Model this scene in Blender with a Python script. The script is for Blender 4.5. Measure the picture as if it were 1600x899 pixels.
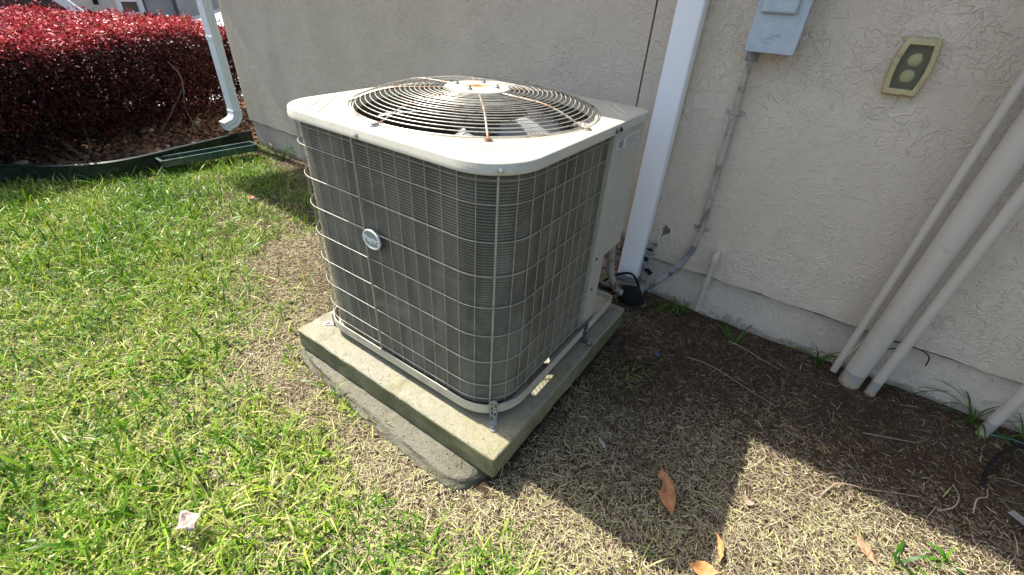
import bpy, bmesh, math, random
import numpy as np
from mathutils import Vector, Matrix
R = math.radians
random.seed(7)
rng = np.random.default_rng(11)
scene = bpy.context.scene
for o in list(bpy.data.objects):
    bpy.data.objects.remove(o)
col = scene.collection

# ---------------------------------------------------------------- camera
CAM_H = 1.25
ROT = [[0.8158094207228257, 0.5757750054699758, 0.054204539809291186],
       [0.35863247404926324, -0.430149243239641, -0.828465072949771],
       [-0.4536934401302186, 0.6953091194687541, -0.5574114196591187]]
cd = bpy.data.cameras.new('camera')
cd.sensor_width = 36.0
cd.lens = 36.0 * 690.7 / 1600.0
cd.clip_start = 0.02
cd.clip_end = 600
cam = bpy.data.objects.new('camera', cd)
col.objects.link(cam)
m = Matrix(((ROT[0][0], -ROT[1][0], -ROT[2][0]),
            (ROT[0][1], -ROT[1][1], -ROT[2][1]),
            (ROT[0][2], -ROT[1][2], -ROT[2][2]))).to_4x4()
m.translation = (0, 0, CAM_H)
cam.matrix_world = m
scene.camera = cam

# ---------------------------------------------------------------- sky, sun
SUN = Vector((-0.668, -0.014, 0.95)).normalized()      # towards the sun
world = bpy.data.worlds.new('World')
scene.world = world
world.use_nodes = True
wn = world.node_tree
bg = wn.nodes['Background']
sky = wn.nodes.new('ShaderNodeTexSky')
sky.sky_type = 'NISHITA'
sky.sun_disc = False
sky.sun_elevation = math.asin(SUN.z)
sky.sun_rotation = math.atan2(SUN.x, SUN.y)
sky.air_density = 1.0
sky.dust_density = 3.0
wn.links.new(sky.outputs[0], bg.inputs[0])
bg.inputs[1].default_value = 0.135
sl = bpy.data.lights.new('sun', 'SUN')
sl.energy = 4.7
sl.angle = R(0.5)
sl.color = (1.0, 0.955, 0.87)
so = bpy.data.objects.new('sun', sl)
so.rotation_euler = SUN.to_track_quat('Z', 'Y').to_euler()
so.location = (-6, -1, 9)
col.objects.link(so)
scene.render.engine = 'CYCLES'
scene.view_settings.view_transform = 'Standard'
scene.view_settings.look = 'None'
scene.view_settings.exposure = 1.16
scene.view_settings.gamma = 1.0
scene.cycles.max_bounces = 7

# ---------------------------------------------------------------- helpers
class N:
    """tiny node-tree helper"""
    def __init__(s, name):
        s.m = bpy.data.materials.new(name)
        s.m.use_nodes = True
        s.t = s.m.node_tree
        s.b = s.t.nodes['Principled BSDF']
        s.out = s.t.nodes['Material Output']
    def n(s, kind, **kw):
        x = s.t.nodes.new(kind)
        for k, v in kw.items():
            if hasattr(x, k):
                setattr(x, k, v)
            else:
                x.inputs[k].default_value = v
        return x
    def l(s, a, b):
        s.t.links.new(a, b)
    def co(s, scale=(1, 1, 1), rot=(0, 0, 0)):
        c = s.n('ShaderNodeTexCoord')
        mp = s.n('ShaderNodeMapping')
        mp.inputs['Scale'].default_value = scale
        mp.inputs['Rotation'].default_value = rot
        s.l(c.outputs['Object'], mp.inputs[0])
        return mp.outputs[0]
    def noise(s, scale, detail=4, rough=.55, dist=0, vec=None):
        x = s.n('ShaderNodeTexNoise')
        x.inputs['Scale'].default_value = scale
        x.inputs['Detail'].default_value = detail
        x.inputs['Roughness'].default_value = rough
        x.inputs['Distortion'].default_value = dist
        if vec is not None:
            s.l(vec, x.inputs['Vector'])
        return x
    def ramp(s, fac, stops, interp='LINEAR'):
        x = s.n('ShaderNodeValToRGB')
        x.color_ramp.interpolation = interp
        e = x.color_ramp.elements
        while len(e) < len(stops):
            e.new(.5)
        for i, (p, c) in enumerate(stops):
            e[i].position = p
            if not hasattr(c, '__len__'):
                c = (c, c, c)
            e[i].color = (*c, 1)
        s.l(fac, x.inputs[0])
        return x.outputs[0]
    def mix(s, f, a, b, mode='MIX'):
        x = s.n('ShaderNodeMix', data_type='RGBA', blend_type=mode)
        for v, i in ((f, 0), (a, 6), (b, 7)):
            if isinstance(v, (int, float)):
                x.inputs[i].default_value = v if i == 0 else (v, v, v, 1)
            elif isinstance(v, tuple):
                x.inputs[i].default_value = (*v, 1)
            else:
                s.l(v, x.inputs[i])
        return x.outputs[2]
    def math(s, op, a, b=None, clamp=False):
        x = s.n('ShaderNodeMath', operation=op)
        x.use_clamp = clamp
        for v, i in ((a, 0), (b, 1)):
            if v is None:
                continue
            if isinstance(v, (int, float)):
                x.inputs[i].default_value = v
            else:
                s.l(v, x.inputs[i])
        return x.outputs[0]
    def bump(s, h, dist=.01, strength=1.0):
        x = s.n('ShaderNodeBump')
        x.inputs['Distance'].default_value = dist
        x.inputs['Strength'].default_value = strength
        s.l(h, x.inputs['Height'])
        s.l(x.outputs[0], s.b.inputs['Normal'])
    def set(s, color=None, rough=None, metal=None, spec=None):
        for k, v in (('Base Color', color), ('Roughness', rough), ('Metallic', metal), ('Specular IOR Level', spec)):
            if v is None:
                continue
            if isinstance(v, tuple):
                s.b.inputs[k].default_value = (*v, 1)
            elif isinstance(v, (int, float)):
                s.b.inputs[k].default_value = v
            else:
                s.l(v, s.b.inputs[k])
        return s.m

def speckled(name, a, b, scale=8, rough=.5, metal=0, bump=None, dirt=None, dirtscale=3, dirtlo=.5, dirthi=.7, spec=None):
    n = N(name)
    v = n.co()
    f = n.noise(scale, 6, .6, 0, v).outputs[0]
    c = n.ramp(f, [(.3, a), (.7, b)])
    if dirt:
        d = n.noise(dirtscale, 8, .65, .6, v).outputs[0]
        c = n.mix(n.ramp(d, [(dirtlo, 0.0), (dirthi, 1.0)]), c, dirt)
    if bump:
        n.bump(n.noise(bump[0], 5, .6, 0, v).outputs[0], bump[1])
    return n.set(c, rough, metal, spec)

def props(o, label=None, cat=None, group=None, kind=None):
    if label: o['label'] = label
    if cat: o['category'] = cat
    if group: o['group'] = group
    if kind: o['kind'] = kind
    return o

def thing(name, loc, label, cat, group=None):
    o = bpy.data.objects.new(name, None)
    o.empty_display_size = .1
    o.location = loc
    col.objects.link(o)
    return props(o, label, cat, group)

def wloc(o):
    v = Vector((0, 0, 0))
    while o is not None:
        v = v + Vector(o.location)
        o = o.parent
    return v

class MB:
    """collects shapes in world coordinates; build() links ONE mesh object"""
    def __init__(s):
        s.v = []; s.f = []
    def add(s, vs, fs):
        k = len(s.v)
        s.v += [tuple(p) for p in vs]
        s.f += [tuple(i + k for i in f) for f in fs]
        return s
    def box(s, c, d, rot=None):
        hx, hy, hz = d[0]/2, d[1]/2, d[2]/2
        vs = [Vector((x, y, z)) for x in (-hx, hx) for y in (-hy, hy) for z in (-hz, hz)]
        if rot is not None:
            vs = [rot @ p for p in vs]
        c = Vector(c)
        return s.add([p + c for p in vs], [(0, 1, 3, 2), (4, 6, 7, 5), (0, 4, 5, 1), (2, 3, 7, 6), (0, 2, 6, 4), (1, 5, 7, 3)])
    def bb(s, x0, x1, y0, y1, z0, z1):
        return s.box(((x0+x1)/2, (y0+y1)/2, (z0+z1)/2), (x1-x0, y1-y0, z1-z0))
    def tube(s, path, r, n=8, closed=False, caps=True, up=None):
        P = [Vector(p) for p in path]
        m_ = len(P)
        rr = r if hasattr(r, '__len__') else [r]*m_
        vs = []
        nrm = None
        for i in range(m_):
            if closed:
                t = P[(i+1) % m_] - P[i-1]
            else:
                t = P[min(i+1, m_-1)] - P[max(i-1, 0)]
            t = t.normalized()
            if nrm is None:
                a = Vector((0, 0, 1)) if abs(t.z) < .9 else Vector((1, 0, 0))
                nrm = (a - t*a.dot(t)).normalized()
            else:
                nrm = (nrm - t*nrm.dot(t)).normalized()
            b = t.cross(nrm)
            for k in range(n):
                a = 2*math.pi*k/n
                vs.append(P[i] + (nrm*math.cos(a) + b*math.sin(a))*rr[i])
        fs = []
        for i in range(m_ if closed else m_-1):
            j = (i+1) % m_
            for k in range(n):
                k2 = (k+1) % n
                fs.append((i*n+k, i*n+k2, j*n+k2, j*n+k))
        if caps and not closed:
            fs.append(tuple(range(n))[::-1])
            fs.append(tuple((m_-1)*n+k for k in range(n)))
        return s.add(vs, fs)
    def lathe(s, prof, c=(0, 0, 0), n=24, axis=None, caps=True):
        M = Vector(axis or (0, 0, 1)).to_track_quat('Z', 'Y').to_matrix()
        c = Vector(c)
        vs = []
        for r, z in prof:
            for k in range(n):
                a = 2*math.pi*k/n
                vs.append(M @ Vector((r*math.cos(a), r*math.sin(a), z)) + c)
        fs = []
        for i in range(len(prof)-1):
            for k in range(n):
                k2 = (k+1) % n
                fs.append((i*n+k, i*n+k2, (i+1)*n+k2, (i+1)*n+k))
        if caps:
            fs.append(tuple(range(n))[::-1])
            fs.append(tuple((len(prof)-1)*n+k for k in range(n)))
        return s.add(vs, fs)
    def prism(s, outline, a0, a1, plane='xy'):
        """outline extruded along the third axis from a0 to a1"""
        def P(p, a):
            return {'xy': (p[0], p[1], a), 'xz': (p[0], a, p[1]), 'yz': (a, p[0], p[1])}[plane]
        n = len(outline)
        vs = [P(p, a0) for p in outline] + [P(p, a1) for p in outline]
        fs = [tuple(range(n))[::-1], tuple(range(n, 2*n))]
        for i in range(n):
            j = (i+1) % n
            fs.append((i, j, n+j, n+i))
        return s.add(vs, fs)
    def build(s, name, mat, parent=None, smooth=False, bevel=0, seg=2, label=None):
        me = bpy.data.meshes.new(name)
        off = wloc(parent) if parent else Vector((0, 0, 0))
        me.from_pydata([(p[0]-off.x, p[1]-off.y, p[2]-off.z) for p in s.v], [], s.f)
        bm = bmesh.new()
        bm.from_mesh(me)
        bmesh.ops.recalc_face_normals(bm, faces=bm.faces)
        bm.to_mesh(me)
        bm.free()
        if smooth:
            me.shade_smooth()
            me.set_sharp_from_angle(angle=R(40))
        me.materials.append(mat)
        o = bpy.data.objects.new(name, me)
        col.objects.link(o)
        if parent:
            o.parent = parent
        if bevel:
            b = o.modifiers.new('bevel', 'BEVEL')
            b.width = bevel
            b.segments = seg
            b.limit_method = 'ANGLE'
            b.angle_limit = R(35)
            b.harden_normals = False
            me.shade_smooth()
            me.set_sharp_from_angle(angle=R(50))
        if label:
            o['label'] = label
        return o

def one(name, mb, mat, base, label, cat, group=None, **kw):
    """a thing that is a single mesh, origin at base"""
    o = mb.build(name, mat, None, **kw)
    b = Vector(base)
    o.data.transform(Matrix.Translation(-b))
    o.location = b
    return props(o, label, cat, group)

def big_mesh(name, V, F, mat, attrs=None, loc=None, smooth=False):
    """fast mesh from numpy arrays, faces all of the same size"""
    me = bpy.data.meshes.new(name)
    k = F.shape[1]
    me.vertices.add(len(V))
    me.vertices.foreach_set('co', V.astype(np.float32).ravel())
    me.loops.add(F.size)
    me.loops.foreach_set('vertex_index', F.astype(np.int32).ravel())
    me.polygons.add(len(F))
    me.polygons.foreach_set('loop_start', np.arange(0, F.size, k, dtype=np.int32))
    for nm, a in (attrs or {}).items():
        at = me.attributes.new(nm, 'FLOAT', 'POINT')
        at.data.foreach_set('value', a.astype(np.float32))
    me.update(calc_edges=True)
    me.validate()
    if smooth:
        me.shade_smooth()
    me.materials.append(mat)
    o = bpy.data.objects.new(name, me)
    col.objects.link(o)
    return o

def rrect(x0, x1, y0, y1, rads, n=8):
    """rounded rectangle outline, anticlockwise from the front left corner; rads = FL, FR, BR, BL"""
    pts = []
    for (cx, cy, a0, r) in ((x0, y0, 180, rads[0]), (x1, y0, 270, rads[1]), (x1, y1, 0, rads[2]), (x0, y1, 90, rads[3])):
        sx = 1 if cx == x0 else -1
        sy = 1 if cy == y0 else -1
        ox, oy = cx+sx*r, cy+sy*r
        for i in range(n+1):
            a = R(a0 + 90*i/n)
            pts.append((ox + r*math.cos(a), oy + r*math.sin(a)))
    return pts

def resample(pts, step=None, count=None, closed=False):
    P = np.array(pts, float)
    if closed:
        P = np.vstack([P, P[:1]])
    d = np.r_[0, np.cumsum(np.linalg.norm(np.diff(P, axis=0), axis=1))]
    keep = np.r_[True, np.diff(d) > 1e-9]
    P, d = P[keep], d[keep]
    L = d[-1]
    t = np.arange(0, L+1e-9, step) if step else np.linspace(0, L, count)
    return np.stack([np.interp(t, d, P[:, i]) for i in range(P.shape[1])], 1), L

def vnoise(x, y, seed=0):
    """smooth value noise on arrays"""
    xi, yi = np.floor(x).astype(np.int64), np.floor(y).astype(np.int64)
    fx, fy = x-xi, y-yi
    fx, fy = fx*fx*(3-2*fx), fy*fy*(3-2*fy)
    def h(a, b):
        n = (a*374761393 + b*668265263 + seed*974634777) & 0xffffffff
        n = ((n ^ (n >> 13))*1274126177) & 0xffffffff
        return ((n ^ (n >> 16)) & 0xffff)/65535.0
    return (h(xi, yi)*(1-fx)+h(xi+1, yi)*fx)*(1-fy) + (h(xi, yi+1)*(1-fx)+h(xi+1, yi+1)*fx)*fy
def fbm(x, y, seed=0, o=4):
    s, a, t = 0, 1, 0
    for k in range(o):
        s = s + a*vnoise(x*2**k, y*2**k, seed+k); t += a; a *= .5
    return s/t

# ---------------------------------------------------------------- materials
def stucco(name, base, dark, scale=1.0, foot=None):
    n = N(name)
    v = n.co()
    w = n.noise(14*scale, 2, .5, 0, v)
    vv = n.mix(.05, v, w.outputs[1], 'ADD')
    # trowelled plateaus: flat tops ending in soft torn edges, over an orange-peel ground
    h = None
    for sc, at, wd, ms, wgt in ((22, .50, .035, 10, 1.0), (38, .52, .05, 15, .8), (60, .50, .06, 19, .55)):
        f = n.noise(sc*scale, 2, .5, .25, vv).outputs[0]
        rid = n.ramp(f, [(at-wd*1.1, 0.0), (at-wd*.1, .9), (at+wd*.35, 1.0), (at+wd*1.5, .45), (at+wd*4, .30)])
        mk = n.ramp(n.noise(ms*scale, 2, .5, .3, vv).outputs[0], [(.34, .12), (.52, 1.0)])
        e = n.math('MULTIPLY', n.math('MULTIPLY', rid, mk), wgt)
        h = e if h is None else n.math('MAXIMUM', h, e)
    h = n.math('MULTIPLY', h, n.ramp(n.noise(2.3*scale, 3, .6, .5, v).outputs[0], [(.36, .60), (.62, 1.25)]))
    fine = n.noise(150*scale, 3, .6, 0, v).outputs[0]
    h = n.math('ADD', h, n.math('MULTIPLY', fine, .34))
    h = n.math('ADD', h, n.math('MULTIPLY', n.noise(26*scale, 3, .5, 0, v).outputs[0], .35))
    h = n.math('ADD', h, n.math('MULTIPLY', n.noise(3, 2, .5, 0, v).outputs[0], 1.0))
    n.bump(h, .0030, 1.0)
    c = n.ramp(n.noise(2.2, 6, .6, .4, v).outputs[0], [(.3, dark), (.65, base)])
    c = n.mix(n.ramp(n.noise(90, 3, .6, 0, v).outputs[0], [(.60, 0.0), (.80, .35)]), c, tuple(x*.6 for x in dark))
    st = n.noise(1.4, 7, .7, 1.0, n.co((1, 1, .35))).outputs[0]
    c = n.mix(n.ramp(st, [(.48, 0.0), (.68, .42)]), c, tuple(x*.76 for x in dark))
    if foot:
        z = n.n('ShaderNodeSeparateXYZ')
        n.l(v, z.inputs[0])
        zz = n.math('ADD', z.outputs[2], n.math('MULTIPLY', n.math('SUBTRACT', n.noise(9, 6, .7, .5, v).outputs[0], .5), .16))
        # splashed soil and flaking paint near the ground
        c = n.mix(n.ramp(zz, [(-.01, .55), (.015, 0.0)]), c, foot)
        fl = n.ramp(n.noise(24, 6, .7, .8, v).outputs[0], [(.55, 0.0), (.60, 1.0)])
        c = n.mix(n.math('MULTIPLY', fl, n.ramp(zz, [(.02, 1.0), (.045, 0.0)])), c, (.62, .58, .44))
    return n.set(c, .93, 0, .25)
STUCCO = stucco('stucco', (.635, .548, .438), (.57, .49, .39))
FOUND = stucco('foundation_stucco', (.635, .548, .438), (.575, .495, .395), 1.25, (.17, .13, .09))

def metal_paint(name, a, b, rough=.42, dirt=(.30, .27, .18), lo=.60, hi=.78):
    n = N(name)
    v = n.co()
    c = n.ramp(n.noise(3, 5, .6, .3, v).outputs[0], [(.3, a), (.7, b)])
    d = n.noise(14, 9, .7, 1.0, v).outputs[0]
    c = n.mix(n.math('MULTIPLY', n.ramp(d, [(lo, 0.0), (hi, 1.0)]), .6), c, dirt)
    fine = n.ramp(n.noise(160, 4, .7, 0, v).outputs[0], [(.62, 0.0), (.72, .5)])
    c = n.mix(fine, c, dirt)
    wash = n.noise(4, 8, .75, 2.0, n.co((1, 2.5, 1))).outputs[0]
    c = n.mix(n.ramp(wash, [(.50, 0.0), (.68, .38)]), c, tuple(x*.68 for x in a))
    n.bump(n.noise(5, 3, .5, 0, v).outputs[0], .002, .5)
    return n.set(c, n.ramp(n.noise(20, 5, .6, 0, v).outputs[0], [(.3, rough-.08), (.7, rough+.15)]), 0, .45)
CAPM = metal_paint('beige_enamel', (.47, .45, .365), (.54, .52, .43))
PANELM = metal_paint('beige_panel_enamel', (.40, .39, .325), (.45, .44, .37), .5)
PANM = metal_paint('pan_enamel', (.42, .39, .31), (.50, .47, .38), .5, (.22, .16, .09), .52, .68)

def wire_mat(name, rust_lo=.62, k=1.0):
    n = N(name)
    v = n.co()
    c = n.ramp(n.noise(30, 5, .6, 0, v).outputs[0], [(.3, (.25*k, .24*k, .205*k)), (.7, (.40*k, .385*k, .335*k))])
    r = n.noise(26, 8, .75, .8, v).outputs[0]
    c = n.mix(n.ramp(r, [(rust_lo, 0.0), (rust_lo+.08, 1.0)]), c, (.22, .105, .05))
    return n.set(c, .42, .25, .5)
WIRE = wire_mat('coated_wire', .70)
GUARD = wire_mat('guard_wire', .55, 1.25)
SPOKE = wire_mat('rusty_spoke_wire', .46, .95)

def hub_mat():
    n = N('rusty_hub_enamel')
    v = n.co()
    sp = n.n('ShaderNodeVectorMath', operation='LENGTH')
    n.l(v, sp.inputs[0])
    wob = n.math('ADD', sp.outputs['Value'], n.math('MULTIPLY', n.math('SUBTRACT', n.noise(60, 6, .7, .5, v).outputs[0], .5), .09))
    c = n.ramp(wob, [(.010, (.22, .085, .035)), (.024, (.42, .22, .10)), (.036, (.55, .45, .30)), (.052, (.52, .50, .41)), (.085, (.50, .47, .38))])
    return n.set(c, .5, 0, .4)
HUB = hub_mat()
STEEL = speckled('galvanised_steel', (.20, .20, .195), (.32, .32, .31), 60, .6, .15, dirt=(.16, .10, .06), dirtscale=40, dirtlo=.58, dirthi=.72)
DARKSTEEL = speckled('dark_bracket_steel', (.075, .08, .08), (.13, .135, .13), 60, .6, .35, dirt=(.12, .08, .05), dirtscale=40)
SCREW = speckled('screw_steel', (.42, .41, .38), (.58, .57, .54), 90, .35, .6)
BLACKGAP = speckled('flat_black', (.008, .008, .008), (.02, .02, .02), 30, .8)  # plain near-black for gap strip, bracket slots, dark screws and inner block

def coil_mat():
    n = N('coil_fins')
    v = n.co()
    c = n.ramp(n.noise(10, 6, .65, .4, n.co((1, 1, .14))).outputs[0], [(.28, (.100, .092, .062)), (.5, (.170, .157, .108)), (.75, (.26, .24, .17))])
    c = n.mix(n.ramp(n.noise(60, 5, .7, 0, n.co((1, 1, .05))).outputs[0], [(.5, 0.0), (.8, .5)]), c, (.22, .205, .155))
    # slots between neighbouring fins darkened in the colour, standing in for shade
    sz = n.n('ShaderNodeSeparateXYZ')
    n.l(v, sz.inputs[0])
    fr = n.math('FRACT', n.math('MULTIPLY', n.math('ADD', sz.outputs[2], .117-.176), 92/.736))
    c = n.mix(n.ramp(fr, [(.0, .80), (.30, .05), (.70, .05), (1.0, .80)]), c, (.012, .011, .009))
    c = n.mix(n.ramp(n.noise(5, 7, .7, 1.2, v).outputs[0], [(.50, 0.0), (.68, .60)]), c, (.26, .245, .195))
    c = n.mix(n.ramp(n.noise(3.2, 5, .65, .8, n.co((1, 1, .4))).outputs[0], [(.50, 0.0), (.62, .55)]), c, (.075, .070, .054))
    c = n.mix(n.ramp(n.noise(75, 4, .7, .3, n.co((1, 1, .35))).outputs[0], [(.66, 0.0), (.72, .7)]), c, (.34, .32, .26))
    return n.set(c, .6, .1, .4)
COIL = coil_mat()
FAN = speckled('fan_aluminium', (.30, .31, .31), (.44, .45, .45), 12, .5, .3, dirt=(.12, .11, .09), dirtscale=9)
MOTOR = speckled('motor_black', (.03, .03, .03), (.06, .055, .05), 20, .6)

def concrete(name, a, b, algae, lo=.47, hi=.62, top=(.35, .31, .24), bumpd=.0022):
    n = N(name)
    v = n.co()
    c = n.ramp(n.noise(6, 8, .7, .4, v).outputs[0], [(.3, a), (.7, b)])
    g = n.n('ShaderNodeNewGeometry')
    s = n.n('ShaderNodeSeparateXYZ')
    n.l(g.outputs['Normal'], s.inputs[0])
    side = n.ramp(s.outputs[2], [(.25, 1.0), (.8, .12)])
    al = n.ramp(n.noise(4.2, 8, .68, .8, v).outputs[0], [(lo-.12, .30), (hi, .95)])
    al = n.math('MULTIPLY', al, side)
    c = n.mix(al, c, algae)
    tp = n.ramp(n.noise(3.1, 9, .7, .6, v).outputs[0], [(.47, 0.0), (.62, .8)])
    c = n.mix(tp, c, top)
    c = n.mix(n.ramp(n.noise(7.5, 9, .75, 1.2, v).outputs[0], [(.52, 0.0), (.66, .55)]), c, tuple(x*1.1 for x in algae))
    c = n.mix(n.ramp(n.noise(40, 6, .75, .4, v).outputs[0], [(.52, 0.0), (.70, .45)]), c, tuple(x*.45 for x in a))
    pits = n.n('ShaderNodeTexVoronoi')
    pits.inputs['Scale'].default_value = 75
    n.l(v, pits.inputs['Vector'])
    p = n.ramp(pits.outputs['Distance'], [(.12, 0.0), (.24, 1.0)])
    pm = n.ramp(n.noise(30, 3, .6, 0, v).outputs[0], [(.50, 1.0), (.58, 0.0)])
    p = n.math('MAXIMUM', p, pm)
    c = n.mix(p, tuple(x*.35 for x in a), c)
    c = n.mix(n.ramp(n.noise(190, 4, .7, 0, v).outputs[0], [(.4, 0.0), (.75, .6)]), c, tuple(x*.55 for x in a))
    c = n.mix(n.ramp(n.noise(260, 3, .6, 0, v).outputs[0], [(.62, 0.0), (.70, .6)]), c, (.55, .52, .44))
    h = n.math('ADD', n.noise(110, 6, .75, 0, v).outputs[0], n.math('MULTIPLY', p, .8))
    n.bump(h, bumpd)
    return n.set(c, .92, 0, .2)
PAD = concrete('mossy_concrete', (.275, .26, .20), (.37, .35, .27), (.092, .098, .036), .34, .48, (.29, .26, .145))
PAD2 = concrete('weathered_concrete', (.21, .20, .15), (.32, .30, .225), (.080, .077, .038), .36, .48, (.14, .135, .085), bumpd=.012)

def pvc(name, a, b, dirt=(.20, .17, .13), lo=.58, hi=.75):
    return speckled(name, a, b, 5, .55, 0, bump=(40, .0008), dirt=dirt, dirtscale=9, dirtlo=lo, dirthi=hi)
PIPE = pvc('painted_pipe', (.44, .395, .33), (.50, .455, .385))
PIPEWORN = pvc('worn_pipe_end', (.24, .25, .26), (.36, .34, .30), (.46, .36, .20), .46, .58)
CONDUIT = pvc('painted_conduit', (.33, .305, .26), (.43, .395, .335), (.085, .072, .058), .50, .64)
WHITE = speckled('white_gutter_enamel', (.80, .82, .825), (.84, .855, .86), 3, .38, 0, dirt=(.42, .42, .40), dirtscale=7, dirtlo=.60, dirthi=.9)
GREYBOX = speckled('grey_blue_enamel', (.36, .425, .475), (.44, .505, .555), 25, .45, .1, bump=(300, .0006), dirt=(.50, .54, .58), dirtscale=45, dirtlo=.55, dirthi=.66)
GREYPVC = speckled('dark_grey_pvc', (.13, .135, .14), (.19, .19, .19), 12, .5)
YELLOW = speckled('yellowed_plastic', (.38, .32, .145), (.52, .455, .25), 14, .4, 0, dirt=(.25, .20, .09), dirtscale=18)
BLACK = speckled('black_rubber', (.008, .008, .008), (.020, .019, .018), 20, .85, bump=(60, .004), spec=.15)
GREEN_PLASTIC = speckled('dark_green_plastic', (.006, .016, .012), (.012, .028, .021), 8, .42, 0, dirt=(.09, .08, .06), dirtscale=12)
GREEN_TRAY = speckled('green_tray_plastic', (.012, .042, .034), (.025, .072, .058), 8, .4, 0, dirt=(.12, .12, .09), dirtscale=12)

# ---------------------------------------------------------------- the ground
def gheight(x, y):
    return (fbm(x*1.6+9, y*1.6+3, 5, 3)-.5)*.028 + (fbm(x*14+1, y*14, 8, 3)-.5)*.010 - .021
def axis(fine0, fine1, step, far):
    a = list(np.arange(fine0, fine1, step))
    out, d, s = [], 0, step
    while d < far:
        s *= 1.22; d += s; out.append(d)
    return np.array([fine0-t for t in out[::-1]] + a + [fine1-step+t for t in out])
gx, gy = axis(-5.2, 2.0, .025, 150), axis(-1.2, 2.25, .025, 150)
X, Y = np.meshgrid(gx, gy)
Z = gheight(X, Y)
fade = np.clip((-X-5.9)/1.2, 0, 1)
Z = Z*(1-fade) - .30*fade*fade*(3-2*fade)
V = np.stack([X.ravel(), Y.ravel(), Z.ravel()], 1)
nx, ny = len(gx), len(gy)
ii, jj = np.meshgrid(np.arange(nx-1), np.arange(ny-1))
b0 = (jj*nx+ii).ravel()
F = np.stack([b0, b0+1, b0+1+nx, b0+nx], 1)
def soil():
    n = N('thatchy_soil')
    v = n.co()
    c = n.ramp(n.noise(9, 8, .72, .6, v).outputs[0], [(.3, (.055, .036, .024)), (.52, (.105, .071, .047)), (.72, (.165, .118, .082))])
    # matted fibres
    st = n.noise(55, 6, .8, 2.4, n.co((1, 2.6, 1), (0, 0, .5))).outputs[0]
    st2 = n.noise(60, 6, .8, 2.6, n.co((2.8, 1, 1), (0, 0, -.4))).outputs[0]
    f = n.math('MAXIMUM', st, st2)
    c = n.mix(n.ramp(f, [(.58, 0.0), (.68, .75)]), c, (.22, .165, .115))
    c = n.mix(n.ramp(f, [(.40, .7), (.50, 0.0)]), c, (.035, .024, .017))
    n.bump(n.math('ADD', f, n.noise(160, 5, .7, 0, v).outputs[0]), .012)
    return n.set(c, .96, 0, .1)
SOIL = soil()
g = big_mesh('ground', V, F, SOIL, smooth=True)
props(g, 'bare brown soil and thatch sheet under the lawn', None, None, 'structure')

def is_bed(x, y):
    """gravel bed beyond the edging"""
    ey = np.array([-1.4, -.4, .39, .65, .96, 1.43, 2.0, 2.6])
    ex = np.array([-4.9, -4.75, -4.42, -4.13, -3.99, -4.06, -4.16, -4.3])
    return x < np.interp(y, ey, ex)
PADX0, PADX1, PADY0, PADY1 = -1.401, -.443, .642, 1.602
def blocked(x, y, mrg=0.0):
    pad = (x > PADX0+mrg) & (x < PADX1-mrg) & (y > PADY0-.04+mrg) & (y < PADY1-mrg)
    return pad | (y > 1.995) | is_bed(x, y)

def green_density(x, y):
    n1 = fbm(x*1.8, y*1.8, 21, 4)
    n2 = fbm(x*6.5, y*6.5, 31, 3)
    d = np.full_like(x, .90)
    # bare zone alongside the unit and under the eave
    def blob(cx, cy, rx, ry, k=2.0):
        return np.exp(-(np.abs((x-cx)/rx)**k + np.abs((y-cy)/ry)**k))
    d -= .42*blob(-1.75, 1.35, .60, .9)
    d -= .62*blob(-2.30, 1.22, .75, .50)
    d -= .42*blob(-1.95, .98, .45, .45)
    d -= .55*blob(-.30, .62, .38, .09)
    d -= .55*blob(-3.4, 1.93, .8, .20)
    d += .30*blob(.62, 1.10, .40, .13)
    d -= .14*blob(-2.0, .5, 1.0, .5)
    d -= .62*blob(-2.7, 1.95, 1.2, .45)
    d -= .75*blob(-.95, .50, .55, .10)
    d -= .50*blob(-1.48, .75, .13, .45)
    d -= 1.3/(1+np.exp(-((y-.62) - .02 + .14*(x+.2))/.09)) * (1/(1+np.exp(-(x+.72)/.12)))
    d -= .35*blob(-.55, .50, .3, .10)
    d -= .15*blob(-.85, .16, .5, .18)
    d += (n1-.5)*.75 + (n2-.5)*.95
    return np.clip(d, 0, 1)

def cam_density(x, y):
    dd = np.sqrt(x*x + y*y + 1.2)
    return np.clip(1.9/dd, .35, 1.0)

def blades(n, xs, ys, L, W, elev, bend, seg, tint, z0=None, curl=None, az=None):
    az = rng.uniform(0, 2*np.pi, n) if az is None else az
    z = gheight(xs, ys) if z0 is None else z0
    p = np.stack([xs, ys, z], 1)
    lv = []
    e = elev.copy()
    a = az.copy()
    roll = rng.normal(0, .5, n)
    for k in range(seg+1):
        t = k/seg
        side = np.stack([-np.sin(a)*np.cos(roll), np.cos(a)*np.cos(roll), np.sin(roll)], 1)
        w = W*(np.sqrt(max(0, 1-t**2.2))*.92 + .08)*(.65+.35*min(1, t*4))
        lv.append(p - side*w[:, None]/2)
        lv.append(p + side*w[:, None]/2)
        st = L/seg
        p = p + np.stack([np.cos(e)*np.cos(a), np.cos(e)*np.sin(a), np.sin(e)], 1)*st[:, None]
        e = e - bend/seg
        if curl is not None:
            a = a + curl/seg
    V = np.stack(lv, 1).reshape(-1, 3)
    # keep tips above the soil
    gz = gheight(V[:, 0], V[:, 1]) + .001
    V[:, 2] = np.maximum(V[:, 2], gz)
    base = (np.arange(n)*(2*(seg+1)))[:, None]
    q = np.concatenate([np.array([[2*k, 2*k+1, 2*k+3, 2*k+2]]) for k in range(seg)], 0)
    F = (base[:, :, None] + q[None]).reshape(-1, 4)
    T = np.repeat(tint, 2*(seg+1))
    tt = np.tile(np.repeat(np.linspace(0, 1, seg+1), 2), n)
    return V, F, T, tt

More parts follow.
